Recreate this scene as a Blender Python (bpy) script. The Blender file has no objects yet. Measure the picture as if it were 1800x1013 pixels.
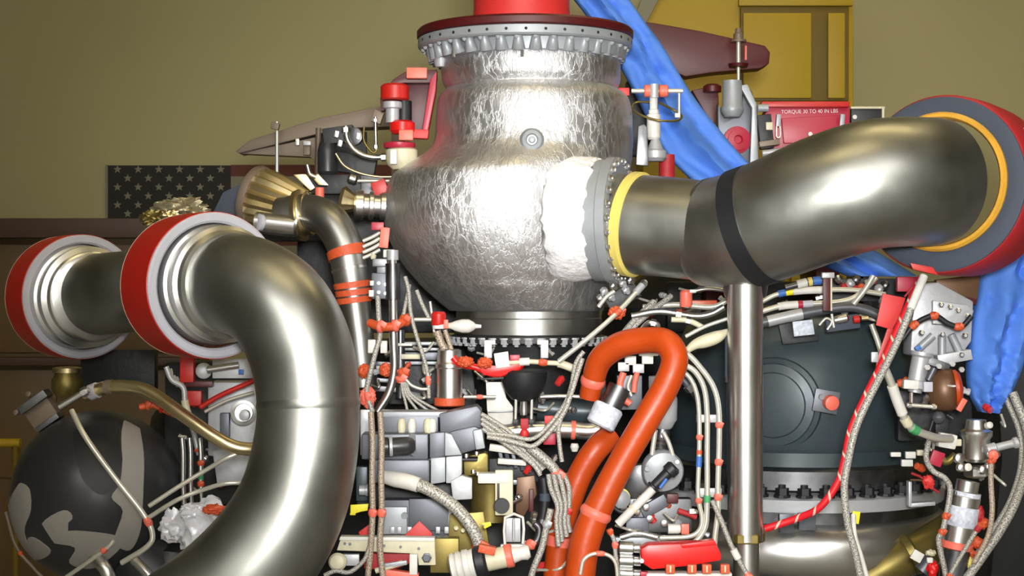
import bpy, bmesh, math, random, re
from mathutils import Vector, Matrix, Quaternion, noise

# ------------------------------------------------------------------ camera, world, lights, exposure
F = 2900.0          # focal length in pixels of the 1800x1013 frame
H = 1.7             # camera height
scene = bpy.context.scene
COL = scene.collection
cd = bpy.data.cameras.new('camera'); cam = bpy.data.objects.new('camera', cd); COL.objects.link(cam)
cam.location = (0, 0, H); cam.rotation_euler = (math.pi/2, 0, 0)
cd.sensor_width = 36; cd.lens = 36*F/1800; cd.clip_start = .05
scene.camera = cam
w = bpy.data.worlds.new('world'); scene.world = w; w.use_nodes = True
w.node_tree.nodes['Background'].inputs[0].default_value = (.55, .52, .42, 1)
w.node_tree.nodes['Background'].inputs[1].default_value = .10
vs = scene.view_settings
vs.view_transform = 'Standard'; vs.look = 'None'; vs.gamma = 1; vs.use_curve_mapping = False
vs.exposure = 0.08
# the photographer's flash, on the camera
fl = bpy.data.lights.new('flash', 'SPOT'); fo = bpy.data.objects.new('flash', fl); COL.objects.link(fo)
fl.energy = 700; fl.color = (1, .985, .96); fl.shadow_soft_size = .16; fl.spot_size = math.radians(45); fl.spot_blend = 1
fo.location = (.10, -.05, H+.22)
fo.rotation_euler = (math.radians(88.5), 0, math.radians(-3.5))

random.seed(7)
# ------------------------------------------------------------------ materials
def nodes(name):
    m = bpy.data.materials.new(name); m.use_nodes = True
    nt = m.node_tree; b = nt.nodes['Principled BSDF']
    return m, nt, b
def lin(c):
    return tuple(((v/255)/12.92 if v/255 <= .04045 else ((v/255+.055)/1.055)**2.4) for v in c)
def mat(name, rgb, metal=0, rough=.5, bump=0, bscale=60, var=0, vscale=8, stretch=(1,1,1), coat=0, emit=0, rvar=0, trans=0):
    m, nt, b = nodes(name)
    c = lin(rgb)
    b.inputs['Base Color'].default_value = (*c, 1)
    b.inputs['Metallic'].default_value = metal
    b.inputs['Roughness'].default_value = rough
    if coat: b.inputs['Coat Weight'].default_value = coat
    if trans: b.inputs['Transmission Weight'].default_value = trans
    if emit:
        b.inputs['Emission Color'].default_value = (*c, 1); b.inputs['Emission Strength'].default_value = emit
    if bump or var or rvar:
        tc = nt.nodes.new('ShaderNodeTexCoord'); mp = nt.nodes.new('ShaderNodeMapping')
        mp.inputs['Scale'].default_value = stretch
        nt.links.new(tc.outputs['Object'], mp.inputs['Vector'])
    if var:
        n = nt.nodes.new('ShaderNodeTexNoise'); n.inputs['Scale'].default_value = vscale; n.inputs['Detail'].default_value = 5
        nt.links.new(mp.outputs[0], n.inputs['Vector'])
        r = nt.nodes.new('ShaderNodeValToRGB')
        r.color_ramp.elements[0].position = .3; r.color_ramp.elements[1].position = .7
        r.color_ramp.elements[0].color = (*[max(0, v*(1-var)) for v in c], 1)
        r.color_ramp.elements[1].color = (*[min(1, v*(1+var)) for v in c], 1)
        nt.links.new(n.outputs['Fac'], r.inputs[0]); nt.links.new(r.outputs[0], b.inputs['Base Color'])
    if rvar:
        n = nt.nodes.new('ShaderNodeTexNoise'); n.inputs['Scale'].default_value = vscale*1.7; n.inputs['Detail'].default_value = 6
        nt.links.new(mp.outputs[0], n.inputs['Vector'])
        mr = nt.nodes.new('ShaderNodeMapRange')
        mr.inputs['From Min'].default_value = .3; mr.inputs['From Max'].default_value = .7
        mr.inputs['To Min'].default_value = max(0.02, rough-rvar); mr.inputs['To Max'].default_value = rough+rvar
        nt.links.new(n.outputs['Fac'], mr.inputs['Value']); nt.links.new(mr.outputs[0], b.inputs['Roughness'])
    if bump:
        n = nt.nodes.new('ShaderNodeTexNoise'); n.inputs['Scale'].default_value = bscale; n.inputs['Detail'].default_value = 6
        nt.links.new(mp.outputs[0], n.inputs['Vector'])
        bp = nt.nodes.new('ShaderNodeBump'); bp.inputs['Strength'].default_value = bump; bp.inputs['Distance'].default_value = .01
        nt.links.new(n.outputs['Fac'], bp.inputs['Height']); nt.links.new(bp.outputs[0], b.inputs['Normal'])
    return m
def foil_mat():
    m, nt, b = nodes('crinkled silver foil')
    b.inputs['Base Color'].default_value = (.67, .67, .685, 1); b.inputs['Metallic'].default_value = 1
    tc = nt.nodes.new('ShaderNodeTexCoord')
    mp = nt.nodes.new('ShaderNodeMapping'); mp.inputs['Scale'].default_value = (1, 1, .45)
    nt.links.new(tc.outputs['Object'], mp.inputs[0])
    n1 = nt.nodes.new('ShaderNodeTexNoise'); n1.inputs['Scale'].default_value = 7; n1.inputs['Detail'].default_value = 8; n1.inputs['Roughness'].default_value = .68
    n2 = nt.nodes.new('ShaderNodeTexVoronoi'); n2.inputs['Scale'].default_value = 52; n2.feature = 'DISTANCE_TO_EDGE'
    n3 = nt.nodes.new('ShaderNodeTexNoise'); n3.inputs['Scale'].default_value = 70; n3.inputs['Detail'].default_value = 4
    wp = nt.nodes.new('ShaderNodeVectorMath'); wp.operation = 'MULTIPLY_ADD'
    wp.inputs[1].default_value = (.12, .12, .12)
    nt.links.new(mp.outputs[0], n1.inputs['Vector'])
    nt.links.new(n1.outputs['Color'], wp.inputs[0]); nt.links.new(mp.outputs[0], wp.inputs[2])
    nt.links.new(wp.outputs[0], n2.inputs['Vector']); nt.links.new(mp.outputs[0], n3.inputs['Vector'])
    mx = nt.nodes.new('ShaderNodeMath'); mx.operation = 'MINIMUM'; mx.inputs[1].default_value = .12
    nt.links.new(n2.outputs['Distance'], mx.inputs[0])
    m1 = nt.nodes.new('ShaderNodeMath'); m1.operation = 'MULTIPLY_ADD'; m1.inputs[1].default_value = .95
    nt.links.new(mx.outputs[0], m1.inputs[0])
    m2 = nt.nodes.new('ShaderNodeMath'); m2.operation = 'MULTIPLY_ADD'; m2.inputs[1].default_value = .22
    nt.links.new(n3.outputs['Fac'], m2.inputs[0]); nt.links.new(n1.outputs['Fac'], m2.inputs[2]); nt.links.new(m2.outputs[0], m1.inputs[2])
    bp = nt.nodes.new('ShaderNodeBump'); bp.inputs['Strength'].default_value = .5; bp.inputs['Distance'].default_value = .009
    nt.links.new(m1.outputs[0], bp.inputs['Height']); nt.links.new(bp.outputs[0], b.inputs['Normal'])
    mr = nt.nodes.new('ShaderNodeMapRange'); mr.inputs['To Min'].default_value = .34; mr.inputs['To Max'].default_value = .58
    nt.links.new(n3.outputs['Fac'], mr.inputs['Value']); nt.links.new(mr.outputs[0], b.inputs['Roughness'])
    return m
def braid_mat(name, rgb, rgb2, k=90, metal=.2, rough=.5):
    m, nt, b = nodes(name)
    b.inputs['Metallic'].default_value = metal; b.inputs['Roughness'].default_value = rough
    uv = nt.nodes.new('ShaderNodeUVMap')
    mp = nt.nodes.new('ShaderNodeMapping'); mp.inputs['Scale'].default_value = (10, k*2, 1)
    nt.links.new(uv.outputs[0], mp.inputs[0])
    ch = nt.nodes.new('ShaderNodeTexNoise'); ch.inputs['Scale'].default_value = 1.6; ch.inputs['Detail'].default_value = 2
    nt.links.new(mp.outputs[0], ch.inputs['Vector'])
    r = nt.nodes.new('ShaderNodeValToRGB')
    r.color_ramp.elements[0].position = .38; r.color_ramp.elements[1].position = .58
    r.color_ramp.elements[0].color = (*lin(rgb2), 1); r.color_ramp.elements[1].color = (*lin(rgb), 1)
    nt.links.new(ch.outputs['Fac'], r.inputs[0]); nt.links.new(r.outputs[0], b.inputs['Base Color'])
    bp = nt.nodes.new('ShaderNodeBump'); bp.inputs['Strength'].default_value = .5; bp.inputs['Distance'].default_value = .002
    nt.links.new(ch.outputs['Fac'], bp.inputs['Height']); nt.links.new(bp.outputs[0], b.inputs['Normal'])
    return m
def spiral_mat(name, rgb, rgb2, k=14, duty=.55):
    m, nt, b = nodes(name)
    b.inputs['Roughness'].default_value = .45
    uv = nt.nodes.new('ShaderNodeUVMap'); sx = nt.nodes.new('ShaderNodeSeparateXYZ'); nt.links.new(uv.outputs[0], sx.inputs[0])
    a = nt.nodes.new('ShaderNodeMath'); a.operation = 'MULTIPLY_ADD'; a.inputs[1].default_value = k
    nt.links.new(sx.outputs[1], a.inputs[0]); nt.links.new(sx.outputs[0], a.inputs[2])
    fr = nt.nodes.new('ShaderNodeMath'); fr.operation = 'FRACT'; nt.links.new(a.outputs[0], fr.inputs[0])
    gt = nt.nodes.new('ShaderNodeMath'); gt.operation = 'GREATER_THAN'; gt.inputs[1].default_value = duty
    nt.links.new(fr.outputs[0], gt.inputs[0])
    mx = nt.nodes.new('ShaderNodeMix'); mx.data_type = 'RGBA'
    mx.inputs[6].default_value = (*lin(rgb), 1); mx.inputs[7].default_value = (*lin(rgb2), 1)
    nt.links.new(gt.outputs[0], mx.inputs[0]); nt.links.new(mx.outputs[2], b.inputs['Base Color'])
    return m
M = {
 'foil': foil_mat(),
 'film': mat('cloudy clear film', (150,140,112), .5, .25, bump=.8, bscale=25),
 'steel': mat('satin steel duct', (164,165,160), 1, .39, bump=.04, bscale=20, var=.13, vscale=5, rvar=.07),
 'bright': mat('bright machined steel', (218,218,216), 1, .31, rvar=.02),
 'goldsteel': mat('warm straw tinted steel', (224,206,160), 1, .33, rvar=.06),
 'dkmetal': mat('dark oxidised metal', (112,113,116), 1, .4, var=.25, vscale=12, rvar=.1),
 'alu': mat('grey machined aluminium', (98,101,108), .55, .45, var=.06, vscale=10),
 'alulight': mat('pale cast aluminium', (184,186,190), .35, .45, bump=.08, bscale=60),
 'flange': mat('pale grey flange metal', (158,163,168), .25, .45, var=.06, vscale=20),
 'white': mat('white plastic', (216,214,208), 0, .4, var=.08, vscale=40),
 'foam': mat('white sealant foam', (244,244,246), 0, .55, bump=.6, bscale=55),
 'cream': mat('cream plastic', (206,200,172), 0, .45, var=.08, vscale=40),
 'rimgrey': mat('light grey rubber rim', (186,186,196), 0, .45),
 'rimdark': mat('dark slate foam', (62,70,84), 0, .7, bump=.1, bscale=60),
 'red': mat('signal red plastic', (190,32,24), 0, .42, var=.06, vscale=6),
 'redbright': mat('bright red anodised', (222,28,26), .1, .35),
 'redpaint': mat('matt red painted cover', (206,48,46), 0, .5),
 'redrib': mat('rose red fabric cover', (170,34,40), 0, .6, bump=.1, bscale=50),
 'pink': mat('salmon silicone', (232,112,92), 0, .45),
 'maroon': mat('maroon painted steel', (78,14,18), .0, .45, var=.15, vscale=6),
 'crimson': mat('crimson painted metal', (176,34,60), 0, .4),
 'orange': mat('orange rubber sleeve', (184,66,10), 0, .4, bump=.12, bscale=35, var=.07, vscale=9),
 'tie': mat('orange lacing tape', (204,84,44), 0, .5, bump=.2, bscale=120),
 'black': mat('glossy black paint', (44,45,48), 0, .36),
 'blackrub': mat('black rubber', (26,28,32), 0, .5),
 'teal': mat('dark slate painted casing', (54,66,72), .15, .36, var=.2, vscale=4, bump=.06, bscale=15),
 'blue': mat('blue woven fabric', (80,130,220), 0, .7, bump=.25, bscale=30),
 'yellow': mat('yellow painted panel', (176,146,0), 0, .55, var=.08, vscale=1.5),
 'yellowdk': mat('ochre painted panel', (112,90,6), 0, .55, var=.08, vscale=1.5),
 'yellowtag': mat('yellow tag plastic', (240,226,40), 0, .5),
 'ringyel': mat('amber rubber gasket', (214,160,56), 0, .4, var=.2, vscale=14),
 'seal': mat('yellow sealing tape', (226,208,110), 0, .5),
 'olive': mat('olive brass casting', (126,112,60), .7, .42, var=.2, vscale=15),
 'brown': mat('brown lacquered metal', (104,74,50), .3, .4),
 'wall': mat('olive drab wall paint', (184,176,130), 0, .8, var=.05, vscale=.6),
 'wallside': mat('dim grey hall wall paint', (104,101,84), 0, .8),
 'wallw': mat('pale hall wall paint', (226,224,212), 0, .8),
 'floor': mat('grey concrete floor', (160,159,154), 0, .5, var=.1, vscale=2),
 'ceil': mat('cream ceiling', (222,214,186), 0, .8),
 'cabinet': mat('brown laminate', (104,80,44), 0, .5, var=.1, vscale=1.5),
 'cabdk': mat('dark brown laminate', (78,54,38), 0, .5),
 'flagdk': mat('dimmed navy cloth', (46,44,40), 0, .8),  # flag colours darkened to carry the dim light on the cloth
 'flagred': mat('dull red cloth', (108,62,50), 0, .8),
 'flagwhite': mat('dimmed white cloth', (140,136,116), 0, .8),  # white toned down, dim light is in the colour
 'taupe': mat('taupe painted fixture', (122,107,92), .2, .5, var=.1, vscale=4),
 'tape': mat('grey cloth tape', (150,146,140), 0, .6, bump=.15, bscale=80),
 'label': mat('printed paper label', (206,212,226), 0, .5, var=.25, vscale=110),
 'bag': mat('crumpled white film', (226,226,232), .1, .3, bump=.8, bscale=22),
 'cable': braid_mat('grey braided sleeve', (196,193,184), (104,102,98)),
 'cablebeige': braid_mat('beige braided sleeve', (194,178,160), (120,104,90)),
 'wire': mat('pale steel tubing', (222,220,206), .55, .3),
 'redwhite': spiral_mat('red and white spiral wrap', (206,30,40), (232,228,224), 16, .58),
 'redspiral': spiral_mat('mostly red spiral wrap', (212,24,36), (214,190,170), 20, .86),
 'lamp': mat('lamp diffuser', (255,230,170), 0, .5, emit=8),
 'lampw': mat('cool lamp diffuser', (255,253,250), 0, .5, emit=32),
 'print': mat('white print', (236,222,222), 0, .6),
 'green': mat('green sleeve', (70,160,100), 0, .5),
 'bluesl': mat('blue sleeve', (60,110,190), 0, .5),
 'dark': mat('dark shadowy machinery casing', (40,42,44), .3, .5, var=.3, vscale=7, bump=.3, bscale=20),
}
# ------------------------------------------------------------------ geometry helpers
def P(x, y, Y): return Vector(((x-900)*Y/F, Y, H-(y-506.5)*Y/F))
def D(dx, dy, dz): return Vector((dx, dz, -dy)).normalized()      # right, down, away
WL = {}
POS = re.compile(r'^(upper|lower|left|right|top|side|front|back|middle|inner|bottom)_')
def pn_(name, parent):
    return POS.sub('', name) if parent else name
def mk(name, verts, faces, material, parent=None, uvs=None, angle=40, smooth=True, mat2=None):
    name = pn_(name, parent).replace('bracket_top', 'bracket_arm').replace('bracket_side', 'bracket_arm')
    verts = [Vector(v) for v in verts]
    lo = Vector([min(v[i] for v in verts) for i in range(3)]); hi = Vector([max(v[i] for v in verts) for i in range(3)])
    c = (lo+hi)/2
    me = bpy.data.meshes.new(name)
    me.from_pydata([v-c for v in verts], [], faces)
    if uvs:
        l = me.uv_layers.new(name='UVMap')
        for li, lp in enumerate(me.loops): l.data[li].uv = uvs[lp.vertex_index]
    bm = bmesh.new(); bm.from_mesh(me); bmesh.ops.recalc_face_normals(bm, faces=bm.faces); bm.to_mesh(me); bm.free()
    if smooth:
        me.polygons.foreach_set('use_smooth', [True]*len(me.polygons))
        me.set_sharp_from_angle(angle=math.radians(angle))
    me.materials.append(M[material])
    o = bpy.data.objects.new(name, me); COL.objects.link(o)
    place(o, c, parent)
    return o
def place(o, c, parent):
    WL[o.name] = c
    if parent:
        o.parent = parent; o.location = c-WL[parent.name]
    else: o.location = c
def tag(o, label, cat, group=None, kind=None):
    o['label'] = label; o['category'] = cat
    if group: o['group'] = group
    if kind: o['kind'] = kind
    return o
def thing(name, label, cat, x, y, Y, group=None):
    o = bpy.data.objects.new(name, None); COL.objects.link(o); o.empty_display_size = .02
    c = P(x, y, Y); o.location = c; WL[o.name] = c
    return tag(o, label, cat, group)
def inst(name, mesh, loc, zdir, scale, parent, roll=0):
    o = bpy.data.objects.new(name, mesh); COL.objects.link(o)
    place(o, loc, parent)
    q = Vector((0,0,1)).rotation_difference(zdir) @ Quaternion((0,0,1), roll)
    o.rotation_mode = 'QUATERNION'; o.rotation_quaternion = q
    o.scale = scale if hasattr(scale, '__len__') else (scale,)*3
    return o
def catmull(pts, n):
    if len(pts) == 2: return [pts[0].lerp(pts[1], i/n) for i in range(n+1)]
    q = [pts[0]*2-pts[1]] + pts + [pts[-1]*2-pts[-2]]
    out = []
    for i in range(1, len(q)-2):
        a, b, c, d = q[i-1], q[i], q[i+1], q[i+2]
        for k in range(n):
            t = k/n
            out.append(.5*((2*b)+(c-a)*t+(2*a-5*b+4*c-d)*t*t+(3*b-a-3*c+d)*t**3))
    out.append(q[-2]); return out
class Path:
    def __init__(s, pts, r, Y=None, n=8):
        ps = []
        for p in pts:
            yy = p[2] if len(p) > 2 and p[2] is not None else Y
            rr = p[3] if len(p) > 3 else r
            v = P(p[0], p[1], yy); ps.append(Vector((*v, rr*yy/F)))
        s.q = catmull(ps, n)
        s.l = [0]
        for a, b in zip(s.q, s.q[1:]): s.l.append(s.l[-1]+(b.xyz-a.xyz).length)
        s.L = s.l[-1]
    def at(s, u):
        d = max(0, min(1, u))*s.L
        for i in range(1, len(s.l)):
            if s.l[i] >= d-1e-9:
                t = (d-s.l[i-1])/max(1e-9, s.l[i]-s.l[i-1]); return s.q[i-1].lerp(s.q[i], t)
        return s.q[-1]
    def tan(s, u):
        return (s.at(u+.01).xyz-s.at(u-.01).xyz).normalized()
    def sub(s, u0, u1, n): return [s.at(u0+(u1-u0)*i/n) for i in range(n+1)]
def sweep(q, k=12, rs=1.0, flat=None):
    pts = [p.xyz for p in q]; n = len(pts)
    V, Fc, UV = [], [], []
    up = None; L = 0
    for i, p in enumerate(pts):
        t = (pts[min(n-1, i+1)]-pts[max(0, i-1)]).normalized()
        if up is None:
            up = t.cross(Vector((0,1,.13))).normalized()
        else:
            up = (up-t*up.dot(t)).normalized()
        sd = t.cross(up)
        if i: L += (pts[i]-pts[i-1]).length
        r = q[i].w*rs
        for j in range(k):
            a = 2*math.pi*j/k
            V.append(p+(up*math.cos(a)+sd*math.sin(a))*r); UV.append((j/k, L))
    for i in range(n-1):
        for j in range(k):
            Fc.append((i*k+j, i*k+(j+1) % k, (i+1)*k+(j+1) % k, (i+1)*k+j))
    Fc.append(tuple(range(k))); Fc.append(tuple(range((n-1)*k, n*k)))
    return V, Fc, UV
def tube(name, path, material, parent=None, k=12, u0=0, u1=1, rs=1.0, n=None, angle=50):
    q = path.q if (u0 == 0 and u1 == 1) else path.sub(u0, u1, n or 4)
    if rs != 1: q = [Vector((*p.xyz, p.w*rs)) for p in q]
    V, Fc, UV = sweep(q, k)
    return mk(name, V, Fc, material, parent, UV, angle)
def cable(name, label, cat, pts, r, material, Y=None, ties=(), sleeves=(), group=None, k=10, n=8, nuts=(), tname='tie'):
    p = Path(pts, r, Y, n)
    if not ties and not sleeves and not nuts:
        return tag(tube(name, p, material, None, k), label, cat, group), p
    a = p.at(1)
    root = bpy.data.objects.new(name, None); COL.objects.link(root); root.empty_display_size = .02
    root.location = a.xyz; WL[root.name] = a.xyz.copy(); tag(root, label, cat, group)
    tube('tube' if cat in ('pipe', 'tube', 'duct') else 'sheath', p, material, root, k)
    for t in ties:
        u, m = (t, 'tie') if not hasattr(t, '__len__') else t[:2]
        ww = t[2] if hasattr(t, '__len__') and len(t) > 2 else max(1.1*r, 4.5)
        rr = p.at(u).w; hw = ww*rr/r/2/p.L if r else .01
        # a knotted band: swollen in the middle
        q = p.sub(u-hw, u+hw, 4)
        q = [Vector((*v.xyz, v.w*f)) for v, f in zip(q, (1.12, 1.42, 1.5, 1.42, 1.12))] if r < 14 else [Vector((*v.xyz, v.w*1.05)) for v in q]
        V, Fc, UV = sweep(q, max(8, k)); tb = mk(tname, V, Fc, m, root, UV)
        if r < 14:
            c = p.at(u); s = rr*1.1
            box_w('knot', c.xyz+Vector((s*.6, -s*1.2, s*.5)), (s*1.3, s*.9, s*1.1), m, tb, roll=30)
    for (u0, u1, rs, m) in sleeves: tube('sleeve', p, m, root, k, u0, u1, rs, 5)
    for u in nuts:
        hw = .8*r*p.at(u).w/r/p.L
        V, Fc, UV = sweep([Vector((*v.xyz, v.w*1.5)) for v in p.sub(u-hw, u+hw, 2)], 6); mk('nut', V, Fc, 'bright', root, UV, 20)
    return root, p
def lathe(name, pos, direc, prof, material, parent=None, k=36, closed=False, pleat=0, pn=0, angle=35, roll=0, jit=0):
    """pos (px,py,Y); direc world vector; prof [(t,r)] in px at depth Y"""
    c = P(*pos); s = pos[2]/F
    z = Vector(direc).normalized()
    x = z.cross(Vector((0,0,1)) if abs(z.z) < .9 else Vector((0,1,0))).normalized(); y = z.cross(x)
    V, Fc, UV = [], [], []
    for i, (t, r) in enumerate(prof):
        for j in range(k):
            a = 2*math.pi*j/k+roll
            rr = r
            tt = t
            if jit:
                nz = noise.fractal(Vector((math.cos(a)*3, math.sin(a)*3, i*1.7)), .6, 2, 4); rr = r*(1+jit*.012*nz); tt = t+jit*9*noise.fractal(Vector((math.cos(a)*4, math.sin(a)*4, 9+(0 if i < len(prof)/2 else 5))), .6, 2, 4)
            if pleat: rr = r*(1+pleat*(1 if (j % 2) else -1))
            V.append(c+z*tt*s+(x*math.cos(a)+y*math.sin(a))*max(rr, .01)*s); UV.append((j/k, t*s))
    n = len(prof)
    for i in range(n-1+(1 if closed else 0)):
        i2 = (i+1) % n
        for j in range(k): Fc.append((i*k+j, i*k+(j+1) % k, i2*k+(j+1) % k, i2*k+j))
    if not closed:
        Fc.append(tuple(range(k))); Fc.append(tuple(range((n-1)*k, n*k)))
    return mk(name, V, Fc, material, parent, UV, angle)
def bevelled(sx, sy, sz, bev):
    bm = bmesh.new(); bmesh.ops.create_cube(bm, size=1)
    bmesh.ops.scale(bm, vec=(sx, sy, sz), verts=bm.verts)
    if bev: bmesh.ops.bevel(bm, geom=bm.edges[:], offset=min(bev, .3*min(sx, sy, sz)), segments=2, affect='EDGES', profile=.6)
    V = [v.co.copy() for v in bm.verts]; Fc = [tuple(v.index for v in f.verts) for f in bm.faces]; bm.free()
    return V, Fc
def box_w(name, c, size, material, parent=None, roll=0, yaw=0, pitch=0, bev=None):
    V, Fc = bevelled(*size, min(size)*.12 if bev is None else bev)
    R = Matrix.Rotation(math.radians(yaw), 3, 'Z') @ Matrix.Rotation(math.radians(pitch), 3, 'X') @ Matrix.Rotation(math.radians(roll), 3, 'Y')
    return mk(name, [c+R @ v for v in V], Fc, material, parent, None, 35)
def box(name, x, y, Y, w, h, d, material, parent=None, roll=0, yaw=0, pitch=0, bev=1.5):
    s = Y/F
    return box_w(name, P(x, y, Y), (w*s, d*s, h*s), material, parent, roll, yaw, pitch, bev*s)
def prism(name, pts, Y, d, material, parent=None, bev=1.5, dY=None):
    """outline in pixels on the plane Y, d px thick going away; dY optional per-vertex depth change"""
    s = Y/F
    bm = bmesh.new()
    vs_ = [bm.verts.new(P(x, y, Y+(dY[i] if dY else 0))) for i, (x, y) in enumerate(pts)]
    f = bm.faces.new(vs_)
    r = bmesh.ops.extrude_face_region(bm, geom=[f])
    bmesh.ops.translate(bm, vec=(0, d*s, 0), verts=[v for v in r['geom'] if isinstance(v, bmesh.types.BMVert)])
    if bev: bmesh.ops.bevel(bm, geom=bm.edges[:], offset=bev*s, segments=2, affect='EDGES', profile=.6)
    bm.verts.index_update()
    V = [v.co.copy() for v in bm.verts]; Fc = [tuple(v.index for v in f.verts) for f in bm.faces]; bm.free()
    return mk(name, V, Fc, material, parent, None, 35)
def blob(name, x, y, Y, rx, ry, rz, material, parent=None, amp=.15, fr=3, seed=0, sub=4, angle=60):
    bm = bmesh.new(); bmesh.ops.create_icosphere(bm, subdivisions=sub, radius=1)
    s = Y/F; c = P(x, y, Y); V = []
    for v in bm.verts:
        d = 1+amp*noise.fractal(v.co*fr+Vector((seed*7.1, seed*3.3, 0)), .6, 2.1, 4)
        V.append(c+Vector((v.co.x*rx*d, v.co.y*rz*d, v.co.z*ry*d))*s)
    Fc = [tuple(v.index for v in f.verts) for f in bm.faces]; bm.free()
    return mk(name, V, Fc, material, parent, None, angle)
def sheet(name, left, right, Y, thick, material, parent=None, folds=2, amp=.6, n=40, m=28, seed=0):
    """a closed flattened fabric sleeve between two edge lines"""
    Lp = catmull([Vector((p[0], p[1], p[2] if len(p) > 2 else Y)) for p in left], 12)
    Rp = catmull([Vector((p[0], p[1], p[2] if len(p) > 2 else Y)) for p in right], 12)
    def pick(q, t):
        f = t*(len(q)-1); i = min(int(f), len(q)-2); return q[i].lerp(q[i+1], f-i)
    V, Fc = [], []
    for i in range(n+1):
        t = i/n; a = pick(Lp, t); b = pick(Rp, t)
        for j in range(m):
            th = 2*math.pi*j/m
            u = .5-.5*math.cos(th); v = math.sin(th)
            p = a.lerp(b, u); s = p.z/F
            fold = 0
            if v > 0:
                fold = amp*thick*(math.sin(folds*2*math.pi*u+seed+1.2*math.sin(3*t+seed))*.6+noise.fractal(Vector((u*3, t*7, seed)), .6, 2, 4)*.9)*math.sin(math.pi*u)
            V.append(P(p.x, p.y, p.z)+Vector((0, -(thick*v*(abs(v)**-.4 if v else 1))*s-fold*s, 0)))
    for i in range(n):
        for j in range(m): Fc.append((i*m+j, i*m+(j+1) % m, (i+1)*m+(j+1) % m, (i+1)*m+j))
    Fc.append(tuple(range(m))); Fc.append(tuple(range(n*m, (n+1)*m)))
    return mk(name, V, Fc, material, parent, None, 70)
def unit_bolt(name, material, washer=True):
    bm = bmesh.new()
    def cyl(r, z0, z1, k):
        a = [bm.verts.new((r*math.cos(2*math.pi*j/k), r*math.sin(2*math.pi*j/k), z0)) for j in range(k)]
        b = [bm.verts.new((v.co.x, v.co.y, z1)) for v in a]
        for j in range(k): bm.faces.new((a[j], a[(j+1) % k], b[(j+1) % k], b[j]))
        bm.faces.new(b); bm.faces.new(a[::-1])
    if washer: cyl(1.25, 0, .25, 12)
    cyl(1, .2, 1, 6); cyl(.55, .9, 1.35, 8)
    me = bpy.data.meshes.new(name); bm.to_mesh(me); bm.free(); me.materials.append(M[material]); return me
BOLT = unit_bolt('hex_bolt', 'bright'); BOLTDK = unit_bolt('dark_hex_bolt', 'blackrub'); BOLTW = unit_bolt('pale_hex_bolt', 'alulight')
def bolt_ring(parent, pos, axis, R, n, size, mesh=BOLT, name='bolt', a0=0, arc=None, out=False):
    c = P(*pos); s = pos[2]/F; z = Vector(axis).normalized()
    x = z.cross(Vector((0,0,1)) if abs(z.z) < .9 else Vector((0,1,0))).normalized(); y = z.cross(x)
    for j in range(n):
        a = a0+2*math.pi*j/n
        if arc and not (arc[0] <= math.degrees(a) % 360 <= arc[1]): continue
        d = x*math.cos(a)+y*math.sin(a)
        inst(name, mesh, c+d*R*s, z, size*s, parent, a)
UP = Vector((0,0,1))

# ------------------------------------------------------------------ the hall
def slab(name, lo, hi, material):
    V = [(x,y,z) for x in (lo[0],hi[0]) for y in (lo[1],hi[1]) for z in (lo[2],hi[2])]
    Fc = [(0,1,3,2),(4,6,7,5),(0,4,5,1),(2,3,7,6),(0,2,6,4),(1,5,7,3)]
    o = mk(name, V, Fc, material, None, None, 30, False); o['kind'] = 'structure'; return o
RX, RY0, RY1, RZ = 5.5, -5.0, 8.0, 5.2
slab('floor', (-RX, RY0, -.1), (RX, RY1, 0), 'floor')
slab('ceiling', (-RX, RY0, RZ), (RX, RY1, RZ+.1), 'ceil')
slab('wall_back', (-RX, RY1, 0), (RX, RY1+.1, RZ), 'wall')
slab('wall_left', (-RX-.1, RY0, 0), (-RX, RY1, RZ), 'wallside')
slab('wall_right', (RX, RY0, 0), (RX+.1, RY1, RZ), 'wallside')
slab('wall_front', (-RX, RY0-.1, 0), (RX, RY0, RZ), 'wallw')
# ceiling lamps (above the frame)
for i, (x, y, where) in enumerate([(-1.6, -1.6, 'left of the photographer'), (2.4, -1.6, 'right of the photographer'), (-1.6, -3.6, 'at the back left of the hall'),
                            (2.4, -3.6, 'at the back right of the hall'), (1.6, 4.6, 'over the engine, near the flag wall'), (.0, 2.4, 'over the turbopump')]):
    t = bpy.data.objects.new('ceiling_lamp', None); COL.objects.link(t); t.location = (x, y, RZ-.12); WL[t.name] = Vector(t.location)
    tag(t, 'long fluorescent ceiling lamp '+where, 'lamp', 'ceiling lamps')
    box_w('housing', Vector((x, y, RZ-.05)), (1.9, .5, .1), 'ceil', t)
    box_w('diffuser', Vector((x, y, RZ-.12)), (1.8, .4, .05), 'lamp' if i in (4, 5) else 'lampw', t)

# flag on the back wall
YF = 7.985
t = thing('flag', 'dim national flag with white stars and stripes hung on the olive wall', 'flag', 450, 440, YF)
s = YF/F
cn = box('canton', 298, 362, YF, 216, 142, 3, 'flagdk', t, bev=0)
for i in range(13):
    x0 = 406 if i < 7 else 190
    box('stripe', (x0+745)/2, 290+20.3*(i+.5), YF, 745-x0, 20.3, 3, 'flagred' if i % 2 == 0 else 'flagwhite', t, bev=0)
box('hem', 188, 422, YF, 4, 264, 4, 'flagwhite', t, bev=0)
bm = bmesh.new()
vv = [bm.verts.new((math.sin(math.pi*k/5)*(1 if k % 2 == 0 else .42), 0, math.cos(math.pi*k/5)*(1 if k % 2 == 0 else .42))) for k in range(10)]
f = bm.faces.new(vv); r = bmesh.ops.extrude_face_region(bm, geom=[f]); bmesh.ops.translate(bm, vec=(0, .2, 0), verts=[v for v in r['geom'] if isinstance(v, bmesh.types.BMVert)])
bmesh.ops.recalc_face_normals(bm, faces=bm.faces)
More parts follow.
